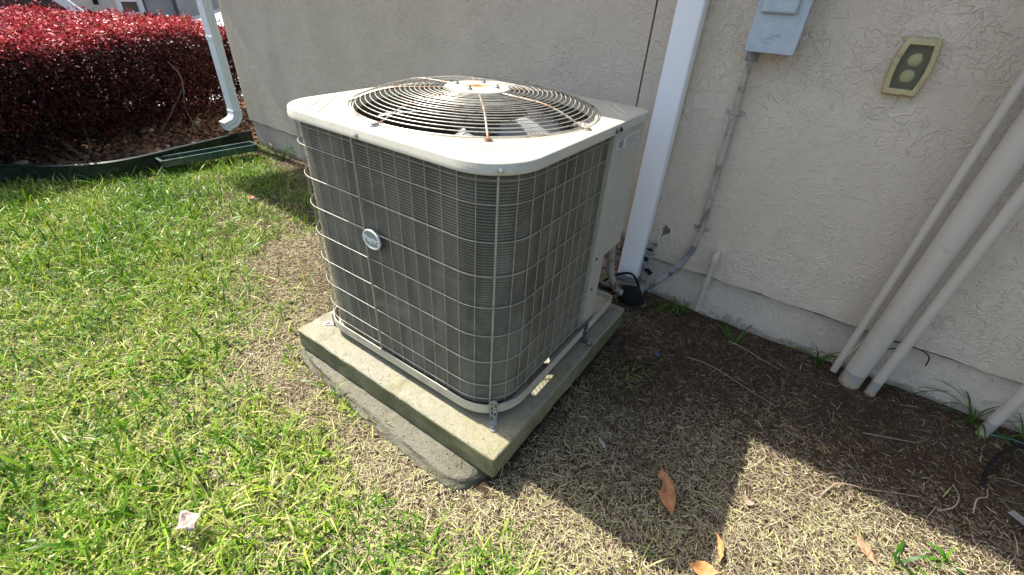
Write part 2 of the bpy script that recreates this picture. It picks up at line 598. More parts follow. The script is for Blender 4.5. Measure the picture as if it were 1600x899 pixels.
def leafy(name, stops, trans=.35, rough=.45, tipdry=None, spec=.35, rough_leaf=None):
    n = N(name)
    a = n.n('ShaderNodeAttribute', attribute_name='tint')
    c = n.ramp(a.outputs['Fac'], stops)
    if tipdry:
        t = n.n('ShaderNodeAttribute', attribute_name='along')
        c = n.mix(n.ramp(t.outputs['Fac'], [(.0, .75), (.25, 0.0), (.80, 0.0), (1.0, .6)]), c, tipdry)
    n.set(c, rough, 0, spec)
    if trans:
        tr = n.n('ShaderNodeBsdfTranslucent')
        n.l(n.mix(1.0, c, (1.0, 1.0, .45), 'MULTIPLY'), tr.inputs[0])
        mx = n.n('ShaderNodeMixShader')
        mx.inputs[0].default_value = trans
        n.l(n.b.outputs[0], mx.inputs[1])
        n.l(tr.outputs[0], mx.inputs[2])
        n.l(mx.outputs[0], n.out.inputs[0])
    return n.m
GRASS = leafy('st_augustine_grass', [(0, (.022, .070, .008)), (.3, (.062, .175, .009)), (.6, (.165, .33, .014)), (.82, (.32, .42, .030)), (1, (.50, .48, .20))], .27, .42, (.40, .36, .17))
STRAW = leafy('dry_grass_straw', [(0, (.070, .047, .030)), (.25, (.155, .112, .072)), (.6, (.37, .295, .20)), (.85, (.60, .51, .37)), (1, (.46, .46, .20))], .15, .7, None, .15)

def scatter(n_try, dens, box):
    xs = rng.uniform(box[0], box[1], n_try)
    ys = rng.uniform(box[2], box[3], n_try)
    k = rng.uniform(0, 1, n_try) < dens(xs, ys)
    return xs[k], ys[k]
BOX = (-5.0, 2.3, -1.0, 1.99)
# the photograph's ground wedge, widened by a generous margin for other viewpoints
def near_zone(x, y):
    return (y > .55*x - .55 + np.clip(-x-1.3, 0, 9)*.42*0) & (y > -.95) & (~((x > 1.6) & (y < .6)))
# green blades
def gd(x, y):
    return green_density(x, y)*cam_density(x, y)*(~blocked(x, y))*near_zone(x, y)
xs, ys = scatter(430000, gd, BOX)
n = len(xs)
far = np.clip((np.hypot(xs, ys)-1.2)/2.5, 0, 1)
L = rng.gamma(4, .0105, n)*(1+.15*far) + .012
clump = fbm(xs*5, ys*5, 77, 3)
patch = fbm(xs*2.1, ys*2.1, 91, 3)
left = np.clip((-xs-1.6)/1.6, 0, 1)*np.clip((ys-.1)/.8, 0, 1)
tint = np.clip(.46 + (clump-.5)*.6 + rng.normal(0, .22, n) + (patch-.5)*.45 - .02*left + .10*(1-left), 0, 1)
pale = rng.uniform(0, 1, n) < .24*(1-left)+.04
tint = np.where(pale, rng.uniform(.85, 1.0, n), tint)
W = rng.uniform(.0024, .0066, n)
elev = np.clip(rng.normal(.80, .42, n) - .12*(1-left), .05, 1.45)
V, F, T, A = blades(n, xs, ys, L, W, elev, rng.uniform(.2, 1.3, n), 3, tint)
props(big_mesh('green_grass', V, F, GRASS, {'tint': T, 'along': A}), 'green lawn grass with broad messy blades beside the condenser pad', 'grass', None, 'stuff')
print('green blades', n)

# straw and thatch lying between and on the bare soil
def sdens(x, y):
    shade = 1/(1+np.exp(-(y-1.75)/.12))
    d = .34 + .66*(1-green_density(x, y)) - .30*shade*(x > -.6) - .22*(1/(1+np.exp(-(y-1.05)/.12)))*(x > -.45) + (fbm(x*7, y*7, 55, 3)-.5)*.8
    return np.clip(d, .05, 1)*cam_density(x, y)*(~blocked(x, y, .0))*near_zone(x, y)
xs, ys = scatter(900000, sdens, BOX)
n = len(xs)
L = rng.gamma(2.2, .0070, n)+.004
W = rng.gamma(4, .00030, n)+.0005*(1+.35*np.clip((np.hypot(xs, ys)-1.5)/2.5, 0, 1))
bare = np.clip(1-green_density(xs, ys)*1.3, 0, 1)
painted_shade = 1/(1+np.exp(-(ys-1.22)/.20))*(xs > -.9)  # zone where shade is painted into the straw tint
tint = np.clip(rng.normal(.52, .26, n) + (fbm(xs*4, ys*4, 15, 3)-.5)*.6 - .40*painted_shade, 0, .95)
tint = np.where(rng.uniform(0, 1, n) < .22*(1-painted_shade), 1.0, tint)
wedge = 1/(1+np.exp(-(xs-.02)/.10))/(1+np.exp((ys-1.42)/.10)) + .6/(1+np.exp((ys-.62)/.06))  # sunlit ground: sunlight painted in as a lighter straw tint
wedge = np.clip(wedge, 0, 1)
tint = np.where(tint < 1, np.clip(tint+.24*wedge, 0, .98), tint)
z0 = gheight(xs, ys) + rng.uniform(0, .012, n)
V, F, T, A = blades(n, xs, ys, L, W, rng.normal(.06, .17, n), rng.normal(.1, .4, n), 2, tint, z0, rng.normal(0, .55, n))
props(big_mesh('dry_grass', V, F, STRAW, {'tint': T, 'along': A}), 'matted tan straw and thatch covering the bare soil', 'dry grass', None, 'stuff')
print('straws', n)

# coarse curled runners and dead blades, bigger and sparser
def cdens(x, y):
    return np.clip(.35+.5*(fbm(x*5, y*5, 65, 3)-.35), 0, 1)*(~blocked(x, y))*near_zone(x, y)*(.35+.65*(green_density(x, y) < .5))
xs, ys = scatter(16000, cdens, BOX)
n = len(xs)
tint = np.clip(rng.normal(.55, .2, n) - .22*(ys > 1.3), 0, .95)  # runners past the eave line darkened, its shade put into the tint
V, F, T, A = blades(n, xs, ys, rng.gamma(4, .012, n)+.01, rng.uniform(.0010, .0032, n), rng.normal(.12, .16, n), rng.normal(.25, .4, n), 4, tint, gheight(xs, ys)+rng.uniform(0, .010, n), rng.normal(0, .9, n))
props(big_mesh('thatch_runners', V, F, STRAW, {'tint': T, 'along': A}), 'longer curled dead runners and blades lying over the thatch', 'dry grass', None, 'stuff')

# long broad fresh blades standing out of the lawn in the foreground
def ldens(x, y):
    return np.clip(green_density(x, y)-.25, 0, 1)*(~blocked(x, y))*near_zone(x, y)*np.clip(fbm(x*3.4, y*3.4, 41, 3)*3-1.0, .05, 1)
xs, ys = scatter(15000, ldens, (-4, 1.6, -.8, 1.0))
n = len(xs)
V, F, T, A = blades(n, xs, ys, rng.gamma(9, .0085, n)+.02, rng.uniform(.006, .0105, n), np.clip(rng.normal(.95, .3, n), .3, 1.45), rng.uniform(.3, 1.5, n), 5, np.clip(rng.normal(.38, .16, n), 0, .8))
props(big_mesh('long_grass_blades', V, F, GRASS, {'tint': T, 'along': A*.6+.2}), 'taller fresh green blades sticking up out of the mown lawn', 'grass', None, 'stuff')

# ---------------------------------------------------------------- the house
WY = 1.98
house = thing('house', (-.8, WY, 0), 'beige stucco house wall with its eave running behind the condenser', 'house')
LZ = .195
HX, HZ = -.452, .350
hole = []
for k in range(18):
    a = 2*math.pi*k/18
    r = 1 + .28*math.sin(3*a+1) + random.uniform(-.16, .16)
    hole.append((HX + .020*r*math.cos(a), HZ + .032*r*math.sin(a)))
def wall_panel(x0, x1, z0, z1, hole_pts=None):
    """wall slab with a real thickness and optionally a hole broken through its face"""
    bm = bmesh.new()
    D = wloc(house)
    # the drip edge is not ruler straight
    def ring(pts, y):
        vs = [bm.verts.new((p[0]-D.x, y-D.y, p[1]-D.z)) for p in pts]
        es = [bm.edges.new((vs[i], vs[(i+1) % len(vs)])) for i in range(len(vs))]
        return vs, es
    nb = max(2, int((x1-x0)/.06))
    low = [(x0+(x1-x0)*i/nb, z0 + .0022*math.sin(i*1.7)+random.uniform(-.0016, .0016)) for i in range(nb+1)]
    out = low + [(x1, z1), (x0, z1)]
    v1, e1 = ring(out, WY)
    es = list(e1)
    if hole_pts:
        v2, e2 = ring(hole_pts, WY)
        es += e2
    bmesh.ops.triangle_fill(bm, edges=es, use_beauty=True)
    def skirt(vs, dy, scale=None):
        nv = []
        cx = sum(v.co.x for v in vs)/len(vs); cz = sum(v.co.z for v in vs)/len(vs)
        for v in vs:
            k = scale or 1
            nv.append(bm.verts.new((cx+(v.co.x-cx)*k, v.co.y+dy, cz+(v.co.z-cz)*k)))
        for i in range(len(vs)):
            j = (i+1) % len(vs)
            bm.faces.new((vs[i], vs[j], nv[j], nv[i]))
        return nv
    skirt(v1, .12)
    if hole_pts:
        nv = skirt(v2, .055, .8)
        bm.faces.new(nv)
    bmesh.ops.recalc_face_normals(bm, faces=bm.faces)
    me = bpy.data.meshes.new('stucco_wall')
    bm.to_mesh(me); bm.free()
    me.materials.append(STUCCO)
    o = bpy.data.objects.new('stucco_wall', me)
    col.objects.link(o)
    o.parent = house
    return o
JX = -.712
wall_panel(-4.12, JX-.004, LZ, 2.45)
wall_panel(JX+.004, 3.2, LZ, 2.45, hole)
MB().bb(JX-.006, JX+.006, WY+.012, WY+.05, LZ, 2.45).build('control_joint', speckled('joint_shadow_vinyl', (.16, .15, .13), (.22, .21, .18), 20, .8), house)
MB().bb(-4.118, 3.2, WY+.026, WY+.11, -.35, LZ+.03).build('foundation', FOUND, house)
MB().bb(-4.10, 3.2, WY+.125, WY+.2, -.3, 2.45).build('wall_core', STUCCO, house)
MB().bb(-4.12, -4.0, WY+.12, 9, -.3, 2.45).build('end_wall', STUCCO, house)
SOFF = speckled('soffit_white', (.62, .61, .57), (.70, .69, .65), 5, .7)
ROOFM = speckled('shingle_roof', (.10, .085, .07), (.17, .14, .11), 20, .9, bump=(60, .004))
MB().bb(-5.05, 4.0, 1.355, 9.3, 2.46, 2.48).build('soffit', SOFF, house)
MB().bb(-5.07, 4.0, 1.33, 1.352, 2.44, 2.62).build('fascia', SOFF, house)
MB().prism([(1.305, 2.60), (1.305, 2.63), (5.2, 4.3), (9.4, 2.63), (9.4, 2.60)], -5.12, 4.0, 'yz').build('roof', ROOFM, house)
MB().bb(-4.118, JX-.004, WY+.003, WY+.03, LZ-.004, LZ+.003).bb(JX+.004, 3.2, WY+.003, WY+.03, LZ-.004, LZ+.003).build('ledge_shadow_strip', speckled('ledge_shadow_dark', (.06, .055, .045), (.14, .125, .10), 40, .8), house)  # dark strip added to draw the shadow line under the ledge
# flaking cream chips of stucco round the hole
CREAM = speckled('flaked_cream_stucco', (.55, .51, .38), (.68, .64, .52), 60, .9, bump=(200, .002))
for k, (dx, dz, w, h) in enumerate([(-.025, .014, .010, .020), (-.018, -.004, .009, .014), (-.016, -.040, .013, .030), (.002, -.040, .010, .022), (.006, -.027, .012, .008), (.000, -.034, .012, .008), (-.012, .022, .010, .007), (.015, -.020, .007, .010), (-.026, -.004, .006, .006)]):
    pts = []
    for j in range(7):
        a = 2*math.pi*j/7
        r = random.uniform(.65, 1.1)
        pts.append((HX+dx+w*r*math.cos(a)*.8, HZ+dz+h*r*math.sin(a)*.8))
    MB().prism(pts, WY-.004-.0006*k, WY+.003, 'xz').build('stucco_chip', CREAM, house)

# ---------------------------------------------------------------- downspouts
def rect_section(cx, cy, w, d, ribs=True):
    """corrugated rectangular gutter-pipe section, front at -y"""
    pts = []
    def side(a, b, k):
        for i in range(k):
            t = i/k
            pts.append((a[0]+(b[0]-a[0])*t, a[1]+(b[1]-a[1])*t))
    c = .007
    x0, x1, y0, y1 = cx-w/2, cx+w/2, cy-d/2, cy+d/2
    def ribbed(a, b, nrm):
        L = math.hypot(b[0]-a[0], b[1]-a[1])
        k = max(2, int(L/.026)) if ribs else 1
        for i in range(k):
            for t, dd in ((0, 0), (.12, .003 if ribs else 0), (.46, .003 if ribs else 0), (.58, 0)):
                u = (i+t)/k
                pts.append((a[0]+(b[0]-a[0])*u+nrm[0]*dd, a[1]+(b[1]-a[1])*u+nrm[1]*dd))
        pts.append(b)
    ribbed((x0+c, y0), (x1-c, y0), (0, 1))
    ribbed((x1, y0+c), (x1, y1-c), (-1, 0))
    ribbed((x1-c, y1), (x0+c, y1), (0, -1))
    ribbed((x0, y1-c), (x0, y0+c), (1, 0))
    return pts
def loft(sec_fn, frames):
    mb = MB()
    vs, n = [], None
    for fr in frames:
        s = sec_fn(fr)
        n = len(s)
        vs += s
    fs = []
    for i in range(len(frames)-1):
        for k in range(n):
            k2 = (k+1) % n
            fs.append((i*n+k, i*n+k2, (i+1)*n+k2, (i+1)*n+k))
    return mb.add(vs, fs)

# near one: plain square white pipe standing on the ground
dsr = thing('downspout', (-.563, 1.945, .05), 'white square downspout on the wall right behind the condenser', 'downspout')
pts = rrect(-.612, -.512, 1.905, 1.972, (.008,)*4, 3)
MB().prism(pts, .085, 2.46).build('pipe', WHITE, dsr, smooth=True)
MB().bb(-.618, -.508, 1.9705, 1.9785, 1.62, 1.65).bb(-.614, -.6115, 1.90, 1.975, 1.62, 1.65).bb(-.5145, -.512, 1.90, 1.975, 1.62, 1.65).bb(-.614, -.512, 1.900, 1.9025, 1.62, 1.65).build('strap', WHITE, dsr)
MB().add([(-.622, 1.90, .062), (-.505, 1.90, .060), (-.505, 1.975, .062), (-.622, 1.975, .064), (-.612, 1.905, .092), (-.515, 1.905, .092), (-.515, 1.97, .092), (-.612, 1.97, .092)], [(0, 1, 5, 4), (1, 2, 6, 5), (2, 3, 7, 6), (3, 0, 4, 7)]).build('crushed_foot', speckled('dirty_plastic', (.14, .145, .14), (.26, .265, .26), 40, .7, bump=(60, .01)), dsr)

# far one: ribbed pipe at the corner with an elbow kicked out over the bed
dsl = thing('downspout', (-4.19, 1.93, .05), 'ribbed white downspout with a kicked out elbow at the house corner', 'downspout')
CX, CY, DW, DD = -4.168, 1.900, .096, .070
frames = [(CX, CY, 2.46, 0), (CX, CY, .26, 0)]
sec0 = rect_section(0, 0, DW, DD)
def fsec(fr):
    x, y, z, a = fr
    return [(x+p[0], y+p[1]*math.cos(a), z+p[1]*math.sin(a)) for p in sec0]
loft(fsec, frames).build('pipe', WHITE, dsl, smooth=True)
el = []
for i in range(9):
    a = R(70)*i/8
    rr = .085
    el.append((CX, CY-rr*(1-math.cos(a)), .265-rr*math.sin(a), a))
sec1 = rect_section(0, 0, DW+.006, DD+.006)
x, y, z, a = el[-1]
el.append((x, y-.065*math.sin(a), z-.065*math.cos(a), a))
def fsec1(fr):
    x, y, z, a = fr
    return [(x+p[0], y+p[1]*math.cos(a), z-p[1]*math.sin(a)) for p in sec1]
o = loft(fsec1, el).build('elbow', WHITE, dsl, smooth=True)
o.modifiers.new('thick', 'SOLIDIFY').thickness = .0015
for z0 in (.80, .27):
    MB().prism(rrect(CX-DW/2-.004, CX+DW/2+.004, CY-DD/2-.004, CY+DD/2+.004, (.006,)*4, 2), z0, z0+.028 if z0 > .5 else z0+.012).build('strap', WHITE, dsl)

# ---------------------------------------------------------------- concrete pads
def rough_prism(name, outline, z0, z1, mat, base, label, cat, bev, jitter, seg=3, step=.03, group=None):
    P, L = resample(outline, step=step, closed=True)
    P = P[:-1] if np.linalg.norm(P[-1]-P[0]) < step*.4 else P
    bm = bmesh.new()
    n = len(P)
    rows = []
    zs = np.linspace(z0, z1, 4)
    for k, z in enumerate(zs):
        rows.append([bm.verts.new((p[0]+random.gauss(0, jitter), p[1]+random.gauss(0, jitter), z+random.gauss(0, jitter*.5))) for p in P])
    for k in range(3):
        for i in range(n):
            j = (i+1) % n
            bm.faces.new((rows[k][i], rows[k][j], rows[k+1][j], rows[k+1][i]))
    bm.faces.new(rows[0][::-1]); bm.faces.new(rows[3])
    bmesh.ops.recalc_face_normals(bm, faces=bm.faces)
    me = bpy.data.meshes.new(name)
    bm.to_mesh(me); bm.free()
    me.materials.append(mat)
    o = bpy.data.objects.new(name, me)
    col.objects.link(o)
    b = Vector(base)
    me.transform(Matrix.Translation(-b)); o.location = b
    if bev:
        m_ = o.modifiers.new('bevel', 'BEVEL'); m_.width = bev; m_.segments = seg; m_.limit_method = 'ANGLE'; m_.angle_limit = R(40)
    me.shade_smooth(); me.set_sharp_from_angle(angle=R(55))
    return props(o, label, cat, group)
rough_prism('concrete_pad', [(PADX0, PADY0), (PADX1, PADY0), (PADX1+.002, PADY1), (PADX0, PADY1)], .027, .117, PAD, (-.92, 1.12, .02),
            'square mossy concrete slab directly under the air conditioner', 'concrete pad', .007, .0012)
low = rrect(-1.50, -.475, .555, 1.66, (.10, .10, .1, .1), 6)
low = [(-1.445, .70), (-1.43, .650), (-1.39, .622), (-1.29, .598), (-1.08, .580), (-.87, .566), (-.71, .556), (-.60, .550), (-.555, .552), (-.52, .566), (-.492, .595), (-.478, .65), (-.475, 1.58), (-1.435, 1.58)]
# eroded slab: sloping broken edge with a groove, lumpy top
P, _ = resample(low, step=.014, closed=True)
P = P[:-1]
prof = [(0.0, -.07), (.000, -.016), (.003, -.003), (.012, .004), (.016, .010), (.021, .019), (.030, .023), (.055, .0245), (.10, .025)]
def inset0(P, d):
    t = np.roll(P, -2, 0) - np.roll(P, 2, 0)
    t /= np.linalg.norm(t, axis=1)[:, None]
    return P + np.stack([-t[:, 1], t[:, 0]], 1)*d
vs, fs = [], []
n = len(P)
for k, (d_, z) in enumerate(prof):
    Q = inset0(P, d_)
    jj_ = (fbm(Q[:, 0]*38+k*3.1, Q[:, 1]*38+k*5.7, 17, 3)-.5)
    j2_ = (fbm(Q[:, 0]*22+k*1.3, Q[:, 1]*22, 19, 3)-.5)
    w_ = 1 if k < 7 else .25
    vs += [(q[0]+.010*a*w_, q[1]+.012*b*w_, z+.007*a*w_*(k > 0)) for q, a, b in zip(Q, jj_, j2_)]
    if k:
        for i in range(n):
            j = (i+1) % n
            fs.append(((k-1)*n+i, (k-1)*n+j, k*n+j, k*n+i))
fs.append(tuple((len(prof)-1)*n+i for i in range(n)))
one('lower_pad', MB().add(vs, fs), PAD2, (-.95, 1.1, -.04), 'rounded older concrete slab half sunk in the ground below the square one', 'concrete pad', smooth=True)

# ---------------------------------------------------------------- the air conditioner
AX0, AX1, AY0, AY1 = -1.352, -.498, .712, 1.575
CXU, CYU = -.937, 1.163
ZC = .943
ac = thing('air_conditioner', (-.86, 1.11, .117), 'beige outdoor condenser unit with wire grille and round top fan guard', 'air conditioner')

# top cap with a round opening
outl = rrect(AX0, AX1, AY0, AY1, (.13, .145, .012, .13), 12)
# cut back right corner
outl = [p for p in outl if not (p[0] > -.56 and p[1] > 1.53)]
k = max(range(len(outl)), key=lambda i: (outl[i][0] > -.505, outl[i][1]))
outl = outl[:k+1] + [(AX1, 1.525), (AX1-.010, 1.545), (-.560, 1.568), (-.575, AY1)] + outl[k+1:]
P, _ = resample(outl, count=241, closed=True)
P = P[:-1]
cen = np.array([CXU, CYU])
def inset(P, d):
    t = np.roll(P, -1, 0) - np.roll(P, 1, 0)
    t /= np.linalg.norm(t, axis=1)[:, None]
    return P + np.stack([-t[:, 1], t[:, 0]], 1)*d
ang = np.arctan2(P[:, 1]-CYU, P[:, 0]-CXU)
RG = .378
hole_c = np.stack([CXU+RG*np.cos(ang), CYU+RG*np.sin(ang)], 1)
rows = [(hole_c*.0 + np.stack([CXU+(RG-.004)*np.cos(ang), CYU+(RG-.004)*np.sin(ang)], 1), ZC-.03),
        (np.stack([CXU+(RG-.004)*np.cos(ang), CYU+(RG-.004)*np.sin(ang)], 1), ZC-.002),
        (hole_c, ZC)]
for t in (.25, .5, .75):
    rows.append((hole_c*(1-t)+inset(P, .016)*t, ZC))
rows += [(inset(P, .016), ZC), (inset(P, .0075), ZC-.0002), (inset(P, .004), ZC-.0015), (inset(P, .002), ZC-.0045), (inset(P, .0016), ZC-.014), (inset(P, 0), ZC-.0165), (inset(P, 0), ZC-.026), (inset(P, .002), ZC-.028), (inset(P, .008), ZC-.0285), (inset(P, .012), ZC-.022)]
vs, fs = [], []
n = len(P)
for r, (pp, z) in enumerate(rows):
    vs += [(p[0], p[1], z) for p in pp]
    if r:
        for i in range(n):
            j = (i+1) % n
            fs.append(((r-1)*n+i, (r-1)*n+j, r*n+j, r*n+i))
MB().add(vs, fs).build('top_cap', CAPM, ac, smooth=True)
# embossed lines pressed in the corners of the cap
def emboss(p, q):
    MB().tube([(p[0], p[1], ZC-.0003), (q[0], q[1], ZC-.0003)], .0026, 6).build('embossed_rib', CAPM, ac, smooth=True)
for p, q in (((-1.205, .745), (-1.298, .855)), ((-1.158, .745), (-1.296, .902)),
             ((-.535, 1.385), (-.650, 1.500)), ((-.537, 1.430), (-.630, 1.522)),
             ((-.705, .772), (-.538, .945)), ((-.665, .766), (-.542, .897))):
    emboss(p, q)

# grille path (anticlockwise seen from above): starts behind at the left, ends at the service panel
gpath = rrect(AX0+.012, AX1-.008, AY0+.012, AY1-.02, (.118, .137, .02, .118), 12)
i0 = min(range(len(gpath)), key=lambda i: abs(gpath[i][0]-(AX0+.010))+abs(gpath[i][1]-(AY0+.087)))
gseq = gpath[i0:] + gpath[:i0]
front = [p for p in gseq if not (p[1] > 1.30 and p[0] > -.6)]
# split: front run from left corner to the panel, back run from panel to left side
run1 = []
for p in gpath:                               # FL corner -> front -> FR corner -> right side
    if p[1] > 1.2:
        break
    run1.append(p)
run1.append((AX1-.008, 1.278))
bl = [p for p in gpath if p[0] < -1.1 and p[1] > 1.3]
run2 = [(-.66, AY1-.02)] + bl + [(AX0+.012, AY0+.131)]
full = run2 + run1
Pf, Lf = resample(full, step=.012)
ZL = [.900, .843, .745, .648, .550, .452, .355, .262, .205]
for z in ZL:
    MB().tube([(p[0], p[1], z) for p in Pf], .00145, 6).build('grille_wire', WIRE, ac, smooth=True)
# vertical wires, spaced 50 mm, measured back from the front right corner
d = np.r_[0, np.cumsum(np.linalg.norm(np.diff(Pf, axis=0), axis=1))]
kk = np.argmin(np.abs(Pf[:, 0]+.550+.0) + np.abs(Pf[:, 1]-.770)*1.0 + (Pf[:, 1] > .9)*9)
kk = np.argmin(np.hypot(Pf[:, 0]+.546, Pf[:, 1]-.764))
s0 = d[kk]
vm = bpy.data.meshes
shared = None
cpt = Pf.mean(0)
i = -40
while i < 60:
    s = s0 + i*.0505
    i += 1
    if s < 0.01 or s > d[-1]-.006:
        continue
    x, y = np.interp(s, d, Pf[:, 0]), np.interp(s, d, Pf[:, 1])
    thick = (i-1) in (0, -9)
    mb = MB().tube([(x, y-.0, .176), (x, y, .912)], .0030 if thick else .00125, 8 if thick else 6)
    # sit just inside the horizontal wires
    t = np.array([np.interp(s+.005, d, Pf[:, 0])-np.interp(s-.005, d, Pf[:, 0]), np.interp(s+.005, d, Pf[:, 1])-np.interp(s-.005, d, Pf[:, 1])])
    t /= np.linalg.norm(t)
    nx_, ny_ = -t[1]*.0030, t[0]*.0030
    mb.v = [(a+nx_*(-1.3 if thick else 1), b+ny_*(-1.3 if thick else 1), c) for a, b, c in mb.v]
    mb.build('grille_rod' if thick else 'grille_wire', WIRE, ac, smooth=True)
# finned coil behind the grille: real horizontal ridges
ci = .015
cpath = rrect(AX0+.022+ci, AX1-.008-ci, AY0+.012+ci, AY1-.02-ci, (.106, .122, .02, .10), 14)
c1 = []
for p in cpath:
    if p[1] > 1.2:
        break
    c1.append(p)
c1.append((AX1-.008-ci, 1.284))
c2 = [(-.66, AY1-.02-ci)] + [p for p in cpath if p[0] < -1.1 and p[1] > 1.3]
cp, _ = resample(c2+c1, step=.016)
t = np.gradient(cp, axis=0); t /= np.linalg.norm(t, axis=1)[:, None]
nr = np.stack([t[:, 1], -t[:, 0]], 1)
nrow = 92
zz = np.linspace(.176, .912, nrow*3+1)
off = np.tile([0, .0062, .0062], nrow+1)[:len(zz)]
pp = cp[None] + nr[None]*off[:, None, None]
# a little wobble so the fins are not perfect
wob = (fbm(np.arange(len(cp))[None]*.35+0*zz[:, None], zz[:, None]*30+0*cp[None, :, 0], 3, 3)-.5)*.003
pp = pp + nr[None]*wob[..., None]
V = np.concatenate([pp, np.broadcast_to(zz[:, None, None], (*pp.shape[:2], 1))], 2)
lowrow = ~((V[0, :, 0] > -.6) & (V[0, :, 1] > .92) & (V[0, :, 1] < 1.075))
V[0, lowrow, 2] = .159
V = V.reshape(-1, 3)
m_ = len(cp)
ii, jj = np.meshgrid(np.arange(m_-1), np.arange(len(zz)-1))
b0 = (jj*m_+ii).ravel()
F = np.stack([b0, b0+1, b0+1+m_, b0+m_], 1)
D = np.array(wloc(ac))
co = big_mesh('coil', V-D, F, COIL)
co.parent = ac
so_ = co.modifiers.new('thick', 'SOLIDIFY'); so_.thickness = .010; so_.offset = -1
# base pan with lip, raised off the slab on small feet
def ring_prism(outer, inner_d, z0, z1):
    P, _ = resample(outer, count=161, closed=True); P = P[:-1]
    Q = inset(P, inner_d)
    n = len(P)
    vs = [(*p, z0) for p in P]+[(*p, z1) for p in P]+[(*p, z1) for p in Q]+[(*p, z0) for p in Q]
    fs = []
    for i in range(n):
        j = (i+1) % n
        for a in range(4):
            b = (a+1) % 4
            fs.append((a*n+i, a*n+j, b*n+j, b*n+i))
    return MB().add(vs, fs)
pan_out = rrect(AX0+.010, AX1+.008, AY0+.006, AY1-.014, (.12, .148, .03, .12), 10)
ring_prism(pan_out, .004, .150, .184).build('base_pan_rim', PANM, ac, smooth=True)
P, _ = resample(pan_out, count=121, closed=True)
PI_ = [tuple(p) for p in inset(P[:-1], .0045)]
PI_ = [((AX1-.034) if (p[0] > -.56 and .930 < p[1] < 1.065) else p[0], p[1]) for p in PI_]
MB().prism(PI_, .152, .158).build('base_pan', PANM, ac)
for x, y in ((-1.22, .84), (-.60, .86), (-1.22, 1.44), (-.60, 1.46)):
    MB().lathe([(.03, .1165), (.028, .1515)], (x, y, 0), 16).build('foot', BLACK, ac)
# tie down brackets
def bracket(bx, by, dx, dy, mat, h0=.117, h1=.200, w=.024, gap=.0):
    """L bracket: upright against the pan, foot on the slab, pointing (dx,dy)"""
    ax = Vector((dx, dy, 0)).normalized()
    sx = Vector((-ax.y, ax.x, 0))
    o_ = Vector((bx, by, 0))
    Mx = Matrix((sx, ax, Vector((0, 0, 1)))).transposed()
    mb = MB()
    zc = (h0+h1)/2
    mb.box(o_ + Vector((0, 0, zc)), (w, .003, h1-h0), Mx)
    mb.box(o_ + ax*.016 + Vector((0, 0, h0+.0025)), (w, .030, .003), Mx)
    mb.lathe([(w/2, -.0015), (w/2, .0015)], o_+Vector((0, 0, h1)), 16, tuple(ax))
    mb.lathe([(w/2, -.0015), (w/2, .0015)], o_+ax*.030+Vector((0, 0, h0+.0026)), 16)
    br = mb.build('bracket', mat, ac)
    for k, (sz, ox) in enumerate([(.018, -.005), (.036, .005), (.042, -.005), (.062, -.005), (.070, .006)]):
        MB().box(o_ + ax*.0016 + sx*ox + Vector((0, 0, h0+sz)), (.0045, .0014, .012 if k != 4 else .006), Mx).build('slot', BLACKGAP, br)
    MB().lathe([(.0075, 0), (.0075, .004), (.004, .0055)], o_+ax*.026+Vector((0, 0, h0+.004)), 6).build('bolt', STEEL, br)
    MB().lathe([(.004, 0), (.004, .003)], o_+ax*.002+sx*.004+Vector((0, 0, h0+.052)), 6, tuple(ax)).build('bolt', SCREW, br)
    return br
bracket(-.531, .755, .60, -.80, STEEL)
bracket(-1.316, .752, -.75, -.66, SCREW, .117, .165)
bracket(-.4865, 1.285, 1, -.12, DARKSTEEL, .117, .200)
# service panel box and lower corner post
PX = AX1-.010
MB().bb(PX-.150, PX, 1.296, 1.532, .452, .914).build('service_panel', PANELM, ac, bevel=.003)
MB().prism([(PX, 1.296), (PX, 1.388), (PX-.04, 1.388), (PX-.04, 1.398), (PX-.150, 1.398), (PX-.150, 1.296)], .160, .4515).build('corner_post', PANELM, ac, bevel=.002)
MB().bb(PX-.060, PX+.002, 1.2805, 1.2845, .165, .910).bb(PX-.004, PX+.0005, 1.2846, 1.2870, .165, .910).build('panel_edge_trim', PANELM, ac)
MB().bb(PX-.060, PX-.0045, 1.2847, 1.2958, .165, .910).build('black_gap', BLACKGAP, ac)  # solid dark strip filling the gap beside the panel
MB().bb(PX-.14, PX-.028, 1.266, 1.301, .162, .911).build('sun_leak_block', BLACKGAP, ac)  # unseen block added to stop sun leaking past the coil end
MB().bb(AX1-.30, AX1-.160, 1.535, 1.556, .16, .912).build('rear_post', PANELM, ac)
for y, z in ((1.316, .470), (1.322, .335)):
    MB().lathe([(.0048, 0), (.0048, .003), (.003, .004)], (PX+.0005, y, z), 6, (1, 0, 0)).build('screw', BLACKGAP, ac)
# screws round the cap rim
for (x, y, ax, mt) in ((-.5400, .7540, (.7, -.71, 0), SCREW), (-.960, AY0-.0005, (0, -1, 0), SCREW), (AX1+.0005, 1.265, (1, 0, 0), DARKSTEEL), (AX1+.0005, 1.295, (1, 0, 0), BLACKGAP)):
    w = MB().lathe([(.0075, 0), (.0075, .0015), (.0045, .002), (.0045, .005), (.003, .006)], (x, y, .926), 12, ax)
    w.build('screw', mt, ac, smooth=True)
